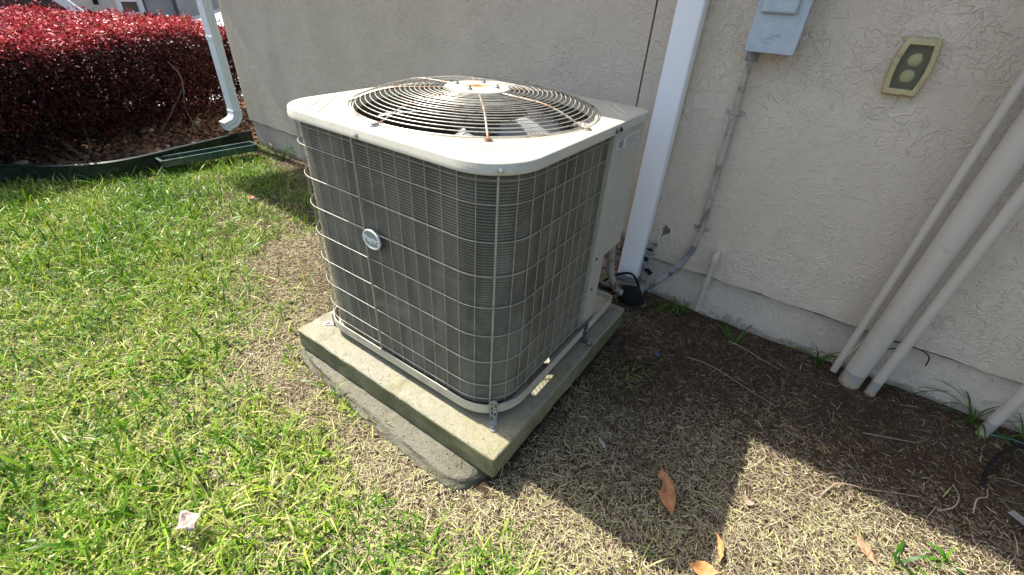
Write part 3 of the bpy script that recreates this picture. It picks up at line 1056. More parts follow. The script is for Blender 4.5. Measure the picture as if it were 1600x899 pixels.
# paper sticker on the service panel
STK = speckled('sticker_paper', (.48, .50, .49), (.58, .60, .58), 30, .6)
st = MB().bb(PX+.0001, PX+.0011, 1.316, 1.490, .852, .890).build('sticker', STK, ac)
PURP = speckled('sticker_purple_ink', (.20, .17, .27), (.30, .27, .36), 60, .6)
INK = speckled('sticker_grey_ink', (.16, .18, .18), (.24, .26, .25), 60, .6)
for z0, z1, y0, y1 in ((.8865, .8885, 1.319, 1.372), (.8535, .8555, 1.319, 1.372)):
    MB().bb(PX+.0006, PX+.0016, y0, y1, z0, z1).build('printed_line', INK, st)
MB().bb(PX+.0006, PX+.0014, 1.324, 1.362, .860, .882).build('printed_emblem', PURP, st)
for k in range(4):
    zt = .882-.0078*k
    y = 1.380
    mb = MB()
    while y < 1.478:
        w = random.uniform(.003, .011)
        mb.bb(PX+.0006, PX+.0014, y, min(y+w, 1.484), zt-.0024, zt+.0014)
        y += w+.0022
    mb.build('printed_line', INK, st)

# fan guard: concentric rings on bent spokes
def gz(r):
    u = min(1, max(0, (r-.215)/.168))
    return ZC+.003 + .042*(1-u**1.9) + .005*(1-min(1, r/.215))
rr_ = list(np.linspace(.381, .104, 20))
for r in rr_ + [.3885]:
    z = gz(r) if r < .385 else ZC+.003
    ph = rng.uniform(0, 6)
    ring = [(CXU+r*math.cos(a)*(1+.002*math.sin(3*a+ph)), CYU+r*math.sin(a), z+.0008*math.sin(2*a+ph)) for a in np.linspace(0, 2*math.pi, 97)[:-1]]
    MB().tube(ring, .00145, 6, closed=True).build('guard_ring', GUARD, ac, smooth=True)
for k in range(8):
    a = R(-92+45*k)
    pth = [(CXU+r*math.cos(a), CYU+r*math.sin(a), gz(min(r, .381))-.0012) for r in np.linspace(.085, .386, 18)]
    sp = MB().tube(pth, .0034, 6).build('guard_spoke', SPOKE, ac, smooth=True)
    if k in (0, 1, 2, 4, 6):
        c = (CXU+.402*math.cos(a), CYU+.402*math.sin(a))
        MB().lathe([(.012, ZC+.0008), (.012, ZC+.0022), (.007, ZC+.003), (.007, ZC+.007), (.004, ZC+.008)], (c[0], c[1], 0), 12).tube([(CXU+.382*math.cos(a), CYU+.382*math.sin(a), ZC+.004), (c[0], c[1], ZC+.0035)], .004, 6).build('clamp', SPOKE if k else STEEL, sp, smooth=True)
hub = MB().lathe([(.100, ZC+.048), (.101, ZC+.0515), (.096, ZC+.0535), (.045, ZC+.0550), (.0, ZC+.0552)], (CXU, CYU, 0), 40, caps=False)
ho = hub.build('hub_plate', HUB, ac, smooth=True)
ho.data.transform(Matrix.Translation(Vector((ac.location.x-CXU, ac.location.y-CYU, ac.location.z-ZC-.05))))
ho.location = (CXU-ac.location.x, CYU-ac.location.y, ZC+.05-ac.location.z)
for a in (20, 110, 200, 290):
    c = (CXU+.066*math.cos(R(a)), CYU+.066*math.sin(R(a)))
    MB().lathe([(.0075, ZC+.0535), (.0075, ZC+.0585), (.004, ZC+.0595), (.003, ZC+.066)], (c[0], c[1], 0), 6).build('hub_bolt', STEEL, ho)
# fan inside
MB().lathe([(.075, ZC-.055), (.078, ZC-.04), (.078, ZC+.03), (.06, ZC+.049)], (CXU, CYU, 0), 24).build('fan_motor', MOTOR, ac, smooth=True)
fan = MB().lathe([(.05, ZC-.085), (.06, ZC-.08), (.06, ZC-.056)], (CXU, CYU, 0), 20).build('fan_hub', FAN, ac, smooth=True)
for k in range(3):
    a0 = R(20+120*k)
    vs, fs = [], []
    for i in range(9):
        r = .055+.265*i/8
        for j in range(7):
            w = (R(16)+R(44)*(i/8)**.8)
            a = a0 + w*j/6 + .35*(i/8)**1.5
            vs.append((CXU+r*math.cos(a), CYU+r*math.sin(a), ZC-.105+.055*(j/6)+.012*math.sin(j/6*math.pi)))
    for i in range(8):
        for j in range(6):
            b = i*7+j
            fs.append((b, b+1, b+8, b+7))
    fb = MB().add(vs, fs).build('fan_blade', FAN, fan, smooth=True)
    fb.modifiers.new('thick', 'SOLIDIFY').thickness = .002
# oval maker's badge on the grille
BADGE = speckled('badge_silver', (.22, .25, .27), (.30, .33, .35), 30, .4, .1)
BR = speckled('badge_bright', (.68, .70, .71), (.76, .78, .79), 40, .3, .1)
bx, by, bz = -.961, AY0+.006, .630
def ell(a, b, n=40):
    return [(bx+a*math.cos(2*math.pi*k/n), bz+b*math.sin(2*math.pi*k/n)) for k in range(n)]
bd = MB().prism(ell(.037, .031), by-.0035, by+.002, 'xz').build('badge', BADGE, ac)
vs, fs = [], []
E1, E2, E3, E4 = ell(.0375, .0315), ell(.0365, .0305), ell(.0325, .0265), ell(.0318, .0258)
for E, yy in ((E1, by-.0034), (E2, by-.0062), (E3, by-.0062), (E4, by-.0034)):
    vs += [(p[0], yy, p[1]) for p in E]
for r in range(3):
    for i in range(40):
        j = (i+1) % 40
        fs.append((r*40+i, r*40+j, (r+1)*40+j, (r+1)*40+i))
MB().add(vs, fs).build('badge_rim', BR, bd, smooth=True)
cu = bpy.data.curves.new('lettering', 'FONT')
cu.body = 'Payne'
cu.size = .0270
cu.extrude = .0014
cu.offset = .0010
cu.align_x = 'CENTER'; cu.align_y = 'CENTER'
tmp = bpy.data.objects.new('lettering', cu)
col.objects.link(tmp)
bpy.context.view_layer.update()
me = bpy.data.meshes.new_from_object(tmp.evaluated_get(bpy.context.evaluated_depsgraph_get()))
bpy.data.objects.remove(tmp)
me.materials.clear(); me.materials.append(BR)
lo = bpy.data.objects.new('badge_lettering', me)
col.objects.link(lo)
lo.parent = bd
lo.matrix_local = Matrix.Translation(Vector((bx, by-.0044, bz)) - wloc(bd)) @ Matrix.Rotation(R(90), 4, 'X')

# ---------------------------------------------------------------- electrical disconnect box and whip
box = thing('disconnect_box', (-.257, 1.93, 1.12), 'grey blue metal electrical box high on the wall above the thin conduit', 'electrical box')
MB().bb(-.331, -.185, 1.899, 1.9795, 1.125, 1.42).build('enclosure', GREYBOX, box, bevel=.003)
cv = MB().bb(-.337, -.180, 1.889, 1.8985, 1.118, 1.43).build('cover', GREYBOX, box, bevel=.003)
MB().bb(-.322, -.213, 1.874, 1.8895, 1.233, 1.40).build('hasp_dome', GREYBOX, box, bevel=.008, seg=4)
em = MB()
em.tube([(-.298, 1.8885, 1.155), (-.285, 1.8885, 1.150), (-.262, 1.8885, 1.150), (-.250, 1.8885, 1.157), (-.262, 1.8885, 1.163), (-.285, 1.8885, 1.162), (-.296, 1.8885, 1.157)], .0016, 6)
em.tube([(-.272, 1.8885, 1.163), (-.262, 1.8885, 1.172), (-.240, 1.8885, 1.177), (-.252, 1.8885, 1.170), (-.236, 1.8885, 1.168)], .0014, 6)
em.build('embossed_emblem', GREYBOX, cv, smooth=True)
MB().lathe([(.0215, 1.085), (.0215, 1.118), (.018, 1.1245)], (-.312, 1.944, 0), 16).build('connector', GREYPVC, box, smooth=True)

whip = thing('conduit', (-.30, 1.955, .05), 'thin grey conduit running down the wall from the electrical box', 'conduit')
def cat(pts, k=10):
    """catmull-rom through the points"""
    P = [Vector(p) for p in pts]
    P = [P[0]*2-P[1]] + P + [P[-1]*2-P[-2]]
    out = []
    for i in range(1, len(P)-2):
        for j in range(k):
            t = j/k
            a, b, c, d_ = P[i-1], P[i], P[i+1], P[i+2]
            out.append(.5*((2*b)+(c-a)*t+(2*a-5*b+4*c-d_)*t*t+(3*b-a-3*c+d_)*t**3))
    out.append(P[-2])
    return out
p1 = cat([(-.313, 1.944, 1.086), (-.314, 1.952, .98), (-.311, 1.962, .86), (-.307, 1.962, .70), (-.301, 1.962, .55), (-.297, 1.960, .42), (-.302, 1.955, .33)])
MB().tube(p1, .0125, 12).build('upper_conduit', CONDUIT, whip, smooth=True)
p2 = cat([(-.302, 1.955, .335), (-.318, 1.945, .27), (-.352, 1.920, .20), (-.398, 1.885, .135), (-.455, 1.835, .085)])
P2 = [p2[0].lerp(p2[0], 0)]
P2, _ = resample([tuple(p) for p in p2], step=.004)
MB().tube([tuple(p) for p in P2], [.0155 if k % 2 else .0132 for k in range(len(P2))], 12).build('flexible_conduit', GREYPVC if False else speckled('flex_grey', (.20, .21, .215), (.30, .31, .31), 40, .5, dirt=(.10, .09, .08), dirtscale=14, dirtlo=.5, dirthi=.6), whip, smooth=True)
for (cx, z) in ((-.3125, .905), (-.300, .415)):
    s_ = MB()
    s_.tube([(cx+.0155*math.cos(a), 1.961-.0155*math.sin(a), z) for a in np.linspace(0, math.pi, 9)], .0035, 6)
    s_.bb(cx-.034, cx+.034, 1.975, 1.9788, z-.007, z+.007)
    s_.build('strap', CONDUIT, whip, smooth=True)

one('insulation_sleeve', MB().tube(cat([(-.535, 1.775, .066), (-.52, 1.782, .064), (-.485, 1.795, .062), (-.452, 1.808, .066), (-.44, 1.815, .07)], 6), [.026]*3+[.044]*4+[.048]*12+[.044]*4+[.028]*2, 16), BLACK,
    (-.49, 1.79, .03), 'fat black foam sleeve lying on the soil where conduit meets pipe', 'pipe sleeve', smooth=True)
one('refrigerant_line', MB().tube(cat([(-.545, 1.43, .60), (-.540, 1.52, .47), (-.555, 1.60, .34), (-.560, 1.66, .22), (-.545, 1.72, .12), (-.520, 1.77, .07)]), .0165, 12), CONDUIT,
    (-.54, 1.6, .07), 'grey insulated hose dropping from the service panel behind the pad', 'refrigerant line', smooth=True)
one('copper_tube', MB().tube(cat([(-.62, 1.70, .135), (-.57, 1.745, .10), (-.53, 1.772, .075)]), .008, 10), speckled('dull_tube', (.20, .17, .14), (.30, .26, .22), 20, .5),
    (-.6, 1.72, .1), 'thin bare tube entering the black sleeve above the pad corner', 'pipe', smooth=True)
# mossy splash board under the downspout
bd_ = MB().box((-.585, 1.91, .035), (.25, .10, .040), Matrix.Rotation(R(7), 3, 'Z') @ Matrix.Rotation(R(-3), 3, 'Y'))
one('splash_board', bd_, speckled('mossy_wood', (.10, .105, .045), (.22, .21, .15), 16, .95, bump=(50, .006), dirt=(.30, .29, .26), dirtscale=12, dirtlo=.5, dirthi=.6),
    (-.60, 1.93, .02), 'mossy green board lying under the end of the near downspout', 'board', bevel=.006)
RAG = speckled('torn_grey_sheet', (.14, .145, .14), (.36, .36, .34), 30, .8, bump=(60, .004))
rg = thing('torn_flashing', (-.50, 1.955, .15), 'crumpled torn grey sheet poking out beside the near downspout', 'debris')
for k in range(9):
    c = Vector((-.492+random.uniform(-.018, .018), 1.958+random.uniform(-.008, .008), .13+.019*k))
    rot = Matrix.Rotation(random.uniform(-1, 1), 3, 'X') @ Matrix.Rotation(random.uniform(-.9, .9), 3, 'Y')
    MB().box(c, (random.uniform(.02, .045), random.uniform(.004, .010), random.uniform(.016, .034)), rot).build('torn_piece', RAG if k % 3 else BLACK, rg, bevel=.0015)
RENDER = speckled('reddish_render', (.20, .12, .095), (.36, .27, .22), 30, .95, bump=(80, .004))
bk = thing('broken_render', (-.70, 1.965, .06), 'rough reddish broken render low on the wall behind the condenser', 'rubble')
for k in range(44):
    c = Vector((-.68+random.uniform(-.08, .09), 1.968+random.uniform(-.012, .010), .03+random.uniform(0, .26)))
    rot = Matrix.Rotation(random.uniform(-1, 1), 3, 'Z') @ Matrix.Rotation(random.uniform(-.9, .9), 3, 'Y')
    MB().box(c, (random.uniform(.012, .035), .014, random.uniform(.010, .028)), rot).build('render_lump', RENDER, bk, bevel=.002)
one('slack_cable', MB().tube(cat([(-.66, 1.80, .05), (-.60, 1.86, .10), (-.53, 1.87, .13), (-.48, 1.86, .09), (-.46, 1.83, .04)]), .006, 8), BLACK,
    (-.6, 1.83, .03), 'slack black cable looping over the mossy board behind the pad', 'cable', smooth=True)
cab = MB().tube(cat([(-.485, 1.968, .19), (-.478, 1.962, .12), (-.470, 1.955, .06), (-.472, 1.95, .0)]), .0035, 6).tube(cat([(-.492, 1.968, .19), (-.500, 1.96, .12), (-.488, 1.95, .05), (-.480, 1.945, .0)]), .0028, 6)
one('wire_pair', cab, CONDUIT, (-.48, 1.96, .0), 'two thin grey wires hanging to the soil right of the near downspout', 'wire', smooth=True)

# small drain stub with elbow out of the wall
stub = thing('drain_stub', (-.20, 1.96, .03), 'short painted plastic drain stub curving out of the wall below the conduit', 'drain pipe')
MB().tube(cat([(-.200, 2.0, .322), (-.200, 1.975, .322), (-.2005, 1.960, .315), (-.201, 1.953, .298), (-.201, 1.952, .28)], 5), .0155, 14).build('elbow', PIPE, stub, smooth=True)
MB().tube([(-.201, 1.952, .282), (-.203, 1.950, .02)], .0118, 14).lathe([(.0145, .18), (.0145, .20)], (-.2015, 1.9515, 0), 14).build('pipe', PIPE, stub, smooth=True)
MB().lathe([(.026, WY-.004), (.024, WY-.001), (.0, WY+.001)], (-.200, 0, .322), 14, (0, 1, 0)).build('caulk', STUCCO, stub) if False else None

# wall fixture: yellowed frame, dark lens, two bulbs
fx = thing('wall_light', (.142, WY, 1.04), 'yellowed plastic light with a smoky lens on the wall right of the electrical box', 'wall light')
cx0, cz0 = .1435, 1.1175
def bulge(wt, wb, mid, h, n=6):
    pts = []
    for i in range(n+1):
        t = i/n
        z = cz0 - h/2 + h*t
        w = wb + (wt-wb)*t + mid*math.sin(math.pi*t)
        pts.append((cx0+w/2, z))
    for i in range(n, -1, -1):
        t = i/n
        z = cz0 - h/2 + h*t
        w = wb + (wt-wb)*t + mid*math.sin(math.pi*t)
        pts.append((cx0-w/2, z))
    return pts
O1, O2, O3 = bulge(.086, .090, .018, .160), bulge(.080, .084, .017, .153), bulge(.060, .062, .014, .124)
vs, fs = [], []
rowsF = [(O1, WY-.001), (O1, WY-.020), (O2, WY-.026), (O3, WY-.026), (bulge(.058, .060, .014, .121), WY-.018)]
for E_, yy in rowsF:
    vs += [(p[0], yy, p[1]) for p in E_]
n = len(O1)
for r in range(len(rowsF)-1):
    for i in range(n):
        j = (i+1) % n
        fs.append((r*n+i, r*n+j, (r+1)*n+j, (r+1)*n+i))
MB().add(vs, fs).build('frame', YELLOW, fx, smooth=False, bevel=.0012)
MB().prism(O2, WY-.006, WY-.001, 'xz').build('back_plate', speckled('dark_recess', (.085, .09, .075), (.13, .13, .11), 10, .6), fx)
BULB = speckled('frosted_bulb', (.60, .55, .36), (.70, .66, .46), 20, .5)
for z in (cz0+.021, cz0-.025):
    MB().lathe([(.0, -.009), (.012, -.0075), (.0185, -.003), (.0195, 0), (.0185, .003)], (cx0+.001, WY-.0090, z), 20, (0, 1, 0), caps=False).build('bulb', BULB, fx, smooth=True)
gl = N('smoky_lens')
gl.set((.80, .79, .66), .42, 0, .5)
gl.b.inputs['Transmission Weight'].default_value = .95
gl.b.inputs['IOR'].default_value = 1.12
MB().prism(bulge(.0585, .0605, .012, .122), WY-.0205, WY-.0185, 'xz').build('lens', gl.m, fx)
for x in (.118, .160):
    MB().lathe([(.0055, 0), (.0055, .006)], (x, WY-.008, 1.199), 10, (0, -1, 0)).bb(x-.004, x+.004, WY-.012, WY-.0005, 1.190, 1.204).build('hinge_lug', YELLOW, fx)

# ---------------------------------------------------------------- pipes on the right
def vpipe(name, x, y, r, z0, label, cat_, worn=True, coupler=None, top=2.44, lean=.045):
    t = thing(name, (x, y, z0), label, cat_, None)
    MB().tube([(x+lean*(.5-z0)*0, y, z0+(.05 if worn else 0)), (x+lean, y, top)], r, 28).build('pipe', PIPE, t, smooth=True)
    if worn:
        MB().tube([(x, y, z0-.05), (x, y, z0+.0495)], r*.975, 28).build('bare_end', PIPEWORN, t, smooth=True)
    if coupler:
        MB().lathe([(r+.004, coupler), (r+.005, coupler+.004), (r+.005, coupler+.05), (r+.004, coupler+.054)], (x, y, 0), 28).build('coupling', PIPE, t, smooth=True)
    x += lean*.62
    MB().bb(x-r-.03, x+r+.03, WY-.006, WY-.0005, 1.50, 1.53).tube([(x+(r+.003)*math.cos(a), y-(r+.003)*math.sin(a), 1.515) for a in np.linspace(0, math.pi, 13)], .004, 6).build('strap', PIPE, t)
    return t
vpipe('thin_pipe', .381, 1.902, .0125, .01, 'thinnest beige pipe, left of the thick pipe on the wall', 'pipe', False, lean=.02)
vpipe('thick_pipe', .447, 1.902, .0395, .0, 'thickest beige wall pipe with a worn grey and yellow foot', 'pipe')
vpipe('medium_pipe', .520, 1.885, .0185, .0, 'medium beige pipe just right of the thick wall pipe', 'pipe')
vpipe('short_pipe', .870, 1.905, .0185, .0, 'beige pipe coming down at the lower right edge of the photo', 'pipe')

# strip of peeled paint and thin wires between the pipes
one('split_cane', MB().tube(cat([(.375, 1.885, .02), (.385, 1.895, .08), (.402, 1.90, .15), (.425, 1.93, .21)]), [.006]*10+[.004]*21, 6), speckled('dry_cane', (.36, .30, .20), (.48, .42, .30), 20, .8),
    (.375, 1.885, .0), 'split dry stalk squeezed between the thin and thick pipes', 'stalk', smooth=True)
one('wall_wire', MB().tube(cat([(.475, 1.955, .19), (.52, 1.962, .20), (.56, 1.972, .195), (.60, 1.985, .188), (.632, 1.985, .17), (.640, 1.985, .13)]), .0022, 6).tube(cat([(.47, 1.95, .165), (.50, 1.955, .16), (.53, 1.965, .172)]), .0025, 6), BLACK,
    (.5, 1.96, .16), 'thin black wire looping behind the medium pipe along the wall ledge', 'wire', smooth=True)
one('black_hose', MB().tube(cat([(1.30, 1.88, .045), (1.12, 1.885, .05), (1.02, 1.885, .045), (.945, 1.85, .035), (.885, 1.775, .022), (.852, 1.70, .010), (.838, 1.65, -.004), (.83, 1.60, -.03)]), .0062, 10), BLACK,
    (1.0, 1.86, .0), 'black irrigation hose arcing into the soil at the right edge', 'hose', smooth=True)
one('green_wire', MB().tube(cat([(.875, 1.875, .014), (.91, 1.880, .020), (.95, 1.888, .022), (1.0, 1.885, .016), (1.10, 1.88, .012), (1.3, 1.87, .01)]), .0022, 6), speckled('green_sheath', (.03, .17, .12), (.06, .25, .19), 20, .5),
    (.95, 1.885, .0), 'thin green wire on the soil below the lower right pipe', 'wire', smooth=True)

# ---------------------------------------------------------------- fallen leaves, twigs, litter
def leaf_mb(L, W, curl, notch=None, n=12, fold=.25):
    """a dry leaf along +x with a midrib fold and side veins raised by curl"""
    vs, fs = [], []
    cols = (-1, -.6, -.25, 0, .25, .6, 1)
    for i in range(n+1):
        t = i/n
        w = W/2*math.sin(math.pi*t**.85)**.85 if 0 < t < 1 else .0012
        for c in cols:
            ww = w
            if notch and c < -.5 and notch[0] < t < notch[1]:
                ww = w*notch[2]
            v = .0022*math.sin(t*26+abs(c)*4)
            vs.append((L*(t-.5), ww*c, fold*abs(c)*w + curl*(t-.5)**2*L + v*abs(c) + .0015*math.sin(9*t+3*c)))
    m_ = len(cols)
    for i in range(n):
        for j in range(m_-1):
            b = i*m_+j
            fs.append((b, b+1, b+m_+1, b+m_))
    return vs, fs
def place_leaf(name, x, y, az, L, W, mat, label, cat_='leaf', curl=.5, pitch=0, roll=0, z=.012, group=None, notch=None, rib=True, fold=.25):
    vs, fs = leaf_mb(L, W, curl, notch, fold=fold)
    gz_ = float(gheight(np.array([x]), np.array([y]))[0]) + z
    Mx = Matrix.Translation((x, y, gz_)) @ Matrix.Rotation(az, 4, 'Z') @ Matrix.Rotation(pitch, 4, 'Y') @ Matrix.Rotation(roll, 4, 'X')
    t = thing(name, (x, y, gz_), label, cat_, group)
    b = MB().add([Mx @ Vector(v) for v in vs], fs).build('leaf_blade', mat, t, smooth=True)
    b.modifiers.new('thick', 'SOLIDIFY').thickness = .0009
    if rib:
        mid = [Mx @ Vector((L*(s-.5), 0, curl*(s-.5)**2*L+.0012)) for s in np.linspace(-.10, .97, 10)]
        MB().tube(mid, [.0016]*5+[.001]*5, 6).build('midrib', mat, t, smooth=True)
    return t
def leafmat(name, a, b, c):
    n = N(name)
    v = n.co()
    cc = n.ramp(n.noise(28, 7, .7, .6, v).outputs[0], [(.3, a), (.55, b), (.8, c)])
    n.bump(n.noise(120, 4, .6, 0, v).outputs[0], .001)
    return n.set(cc, .6, 0, .3)
BROWN = leafmat('brown_leaf', (.24, .10, .042), (.40, .19, .085), (.48, .26, .13))
ORANGE = leafmat('orange_leaf', (.34, .14, .05), (.50, .24, .09), (.60, .34, .15))
GREYLEAF = leafmat('grey_leaf', (.34, .27, .23), (.48, .40, .35), (.60, .52, .47))
place_leaf('fallen_leaf', -.003, .945, R(-59), .150, .054, BROWN, 'large brown leaf with a bite out of its edge, lying in the condenser shadow', curl=.35, notch=(.24, .42, .15), roll=.15, z=.016)
place_leaf('fallen_leaf', .180, .872, R(-72), .075, .020, ORANGE, 'narrow orange brown leaf on edge at the tip of the shadow', curl=.8, roll=1.0, z=.016)
place_leaf('fallen_leaf', .148, .790, R(200), .070, .040, ORANGE, 'broad curled tan leaf cut by the bottom edge of the photo', curl=1.0, roll=-.3, z=.012)
place_leaf('fallen_leaf', .215, 1.075, R(30), .030, .020, leafmat('pink_brown_leaf', (.30, .17, .12), (.44, .27, .20), (.5, .33, .26)), 'small pinkish brown leaf in the sunny wedge of straw', curl=.5, z=.016, rib=False)
place_leaf('fallen_leaf', .520, 1.130, R(-50), .075, .030, leafmat('reddish_leaf', (.30, .13, .07), (.44, .22, .14), (.52, .32, .22)), 'reddish leaf half buried in the sunny grass at the lower right', curl=.3, z=.008)
place_leaf('fallen_leaf', -.240, .990, R(-35), .048, .014, GREYLEAF, 'small pale grey leaf sliver in the shade right of the pad', curl=.2, z=.014, rib=False)
place_leaf('fallen_leaf', -2.95, 1.30, R(10), .06, .04, BROWN, 'curled brown leaf on the lawn near the green tray', curl=1.0, z=.03, rib=False)
place_leaf('fallen_leaf', -.115, 1.00, R(10), .040, .020, leafmat('dark_leaf', (.09, .06, .04), (.15, .10, .07), (.2, .14, .10)), 'dark curled leaf in the shade beside the large brown leaf', curl=.5, z=.012, rib=False)
# crumpled pale round leaf on the lawn
vs, fs = [], []
for i in range(6):
    for j in range(18):
        r = .026*i/5*(1+.14*math.sin(5*j)+.08*math.sin(3*j+1)) + .0003
        a = 2*math.pi*j/18
        vs.append((-.995+r*math.cos(a)*1.1, .053+r*math.sin(a)*.95, .050+.009*math.sin(a*3+i)*i/5+.005*random.random()+.006*(i/5)**2))
for i in range(5):
    for j in range(18):
        j2 = (j+1) % 18
        fs.append((i*18+j, i*18+j2, (i+1)*18+j2, (i+1)*18+j))
o = one('fallen_leaf', MB().add(vs, fs), GREYLEAF, (-.995, .053, .03), 'crumpled pale grey pink leaf on the lawn at the bottom left', 'leaf', smooth=True)
o.modifiers.new('thick', 'SOLIDIFY').thickness = .001
TWIG = speckled('dry_twig', (.20, .145, .095), (.34, .26, .18), 40, .85)
TWIGP = speckled('pale_twig', (.26, .21, .145), (.38, .32, .23), 40, .85)
def twig(pts, r, label, mat=TWIG):
    P = [(x, y, z+float(gheight(np.array([x]), np.array([y]))[0])) for x, y, z in pts]
    c = cat(P, 6)
    return one('twig', MB().tube(c, [r*(1-.5*k/len(c)) for k in range(len(c))], 6), mat, P[0], label, 'twig', smooth=True)
twig([(.395, 1.24, .012), (.415, 1.285, .018), (.44, 1.32, .02), (.52, 1.36, .018), (.60, 1.40, .02), (.66, 1.435, .012)], .0030, 'long bent twig crossing the edge of the eave shadow')
twig([(.705, 1.415, .012), (.735, 1.44, .03), (.755, 1.50, .026), (.752, 1.56, .012)], .0024, 'curved woody root ending near the black hose', TWIGP)
twig([(.795, 1.475, .010), (.80, 1.52, .03), (.83, 1.555, .026), (.845, 1.61, .01)], .0024, 'second curved root looping beside the black hose', TWIGP)
twig([(-.02, 1.86, .01), (.05, 1.845, .013), (.12, 1.82, .012), (.20, 1.80, .01)], .0022, 'pale straw stem lying near the foot of the wall', TWIGP)
twig([(-.14, 1.62, .012), (-.06, 1.63, .014), (.02, 1.62, .013), (.12, 1.585, .013), (.22, 1.56, .01)], .0018, 'long thin stem lying on the shaded soil between pad and pipes', TWIGP)
twig([(.50, 1.62, .012), (.58, 1.65, .013), (.66, 1.69, .012)], .0024, 'dark thin stick on the soil in front of the medium pipe')
twig([(.475, 1.215, .01), (.50, 1.24, .02), (.525, 1.275, .016)], .0022, 'short pale stick just below the long bent twig', TWIGP)
one('bottle_cap', MB().lathe([(.007, .006), (.0085, .009), (.0085, .014), (.007, .0155), (.0, .016)], (-.243, 1.528, 0), 16, caps=False), speckled('blue_plastic', (.05, .10, .22), (.09, .16, .32), 20, .4),
    (-.243, 1.528, .006), 'tiny blue plastic cap on the shaded soil right of the pad', 'cap', smooth=True)
one('wood_chip', MB().box((.905, 1.50, .014), (.075, .026, .006), Matrix.Rotation(R(-35), 3, 'Z')), speckled('grey_wood', (.17, .16, .15), (.27, .26, .25), 30, .9, bump=(60, .003)),
    (.905, 1.50, .01), 'flat grey wood chip on the soil below the black hose', 'wood chip', bevel=.002)

# weeds along the wall
def weed(x, y, n, L, W, label, spread=1.0, dark=True):
    n = int(n*1.3)+1
    az = np.array([random.uniform(0, 2*math.pi) for _ in range(n)])
    el_ = np.array([random.uniform(.55, 1.35) for _ in range(n)])
    V, F, T, A = blades(n, np.full(n, x)+rng.normal(0, .006*spread, n), np.full(n, y)+rng.normal(0, .004, n), np.array([random.uniform(.7, 1.25)*L*1.45 for _ in range(n)]),
                        np.full(n, W), el_, np.array([random.uniform(.4, 1.9) for _ in range(n)]), 7, np.clip(rng.normal(.18, .1, n), 0, .5))
    V[:, 1] = np.minimum(V[:, 1], WY+.008)
    b = Vector((x, y, float(gheight(np.array([x]), np.array([y]))[0])))
    o = big_mesh('weed', V-np.array(b), F, GRASS, {'tint': T, 'along': A*.5+.25})
    o.location = b
    return props(o, label, 'weed', None)
weed(-.002, 1.868, 5, .085, .008, 'small three bladed weed standing alone near the middle of the wall foot')
weed(.325, 1.962, 9, .10, .008, 'strappy weed at the wall left of the thin pipe')
weed(.845, 1.955, 14, .145, .007, 'large strappy weed with arching blades left of the lower right pipe')
weed(1.0, 1.95, 9, .13, .007, 'arching weed right of the lower right pipe')
weed(-.27, 1.93, 16, .06, .006, 'low leafy weed clump by the foot of the drain stub', 3)
weed(-.36, 1.90, 14, .05, .006, 'ground hugging weed clump between the black sleeve and drain stub', 4)
weed(.655, 1.985, 2, .09, .006, 'single dark blade against the foundation right of the medium pipe')
weed(-3.62, 1.93, 18, .13, .007, 'dry grass tuft at the wall near the house corner', 5)
weed(.600, 1.155, 6, .05, .010, 'broad upright blades in the sunny patch at the lower right', 2)
weed(.70, 1.24, 6, .045, .010, 'short broad weed at the eave shadow edge in the lower right', 2)

# ---------------------------------------------------------------- bed: gravel, edging, tray, hedge
EY = [(-4.95, -1.4), (-4.72, -.35), (-4.42, .39), (-4.14, .65), (-3.99, .96), (-4.05, 1.43), (-4.13, 1.97)]
ec = [tuple(p) for p in cat([(a, b, 0) for a, b in EY], 8)]
vs, fs = [], []
rows_ = []
for k, p in enumerate(ec):
    q = Vector(ec[min(k+1, len(ec)-1)]) - Vector(ec[max(k-1, 0)])
    q.z = 0; q.normalize()
    nr_ = Vector((q.y, -q.x, 0))
    p = Vector(p)
    rows_.append([p + nr_*.006 + Vector((0, 0, -.04)), p + nr_*.006 + Vector((0, 0, .095)), p + nr_*.012 + Vector((0, 0, .105)), p + Vector((0, 0, .112)), p - nr_*.010 + Vector((0, 0, .105)), p - nr_*.004 + Vector((0, 0, .095)), p - nr_*.004 + Vector((0, 0, -.04))])
for r in rows_:
    vs += r
for i in range(len(rows_)-1):
    for k in range(7):
        k2 = (k+1) % 7
        fs.append((i*7+k, i*7+k2, (i+1)*7+k2, (i+1)*7+k))
one('garden_edging', MB().add(vs, fs), GREEN_PLASTIC, (-4.1, .9, 0), 'dark green plastic edging curving between the lawn and the gravel bed', 'edging', smooth=True)
tray = thing('splash_tray', (-3.88, 1.5, 0), 'long shallow dark green plastic tray lying against the bed edging', 'tray')
tc, th = Vector((-3.885, 1.50, .03)), R(84)
Mt = Matrix.Rotation(th+R(0), 3, 'Z') @ Matrix.Rotation(R(-3), 3, 'X')
def tb(c, d_):
    return tc + Mt @ Vector(c), d_
mb = MB()
c, d_ = tb((0, 0, .003), (.66, .13, .005)); mb.box(c, d_, Mt)
mb.build('floor', GREEN_TRAY, tray)
mb = MB()
for c, d_ in (((0, .064, .027), (.66, .006, .042)), ((0, -.064, .027), (.66, .006, .042)), ((.3305, 0, .027), (.006, .134, .042)), ((-.3305, 0, .027), (.006, .134, .042))):
    mb.box(tc + Mt @ Vector(c), d_, Mt)
mb.build('side', GREEN_TRAY, tray)
mb = MB()
for c, d_ in (((0, .068, .050), (.69, .018, .005)), ((0, -.068, .050), (.69, .018, .005)), ((.337, 0, .0505), (.018, .15, .005)), ((-.337, 0, .0505), (.018, .15, .005))):
    mb.box(tc + Mt @ Vector(c), d_, Mt)
mb.build('rim', GREEN_TRAY, tray)

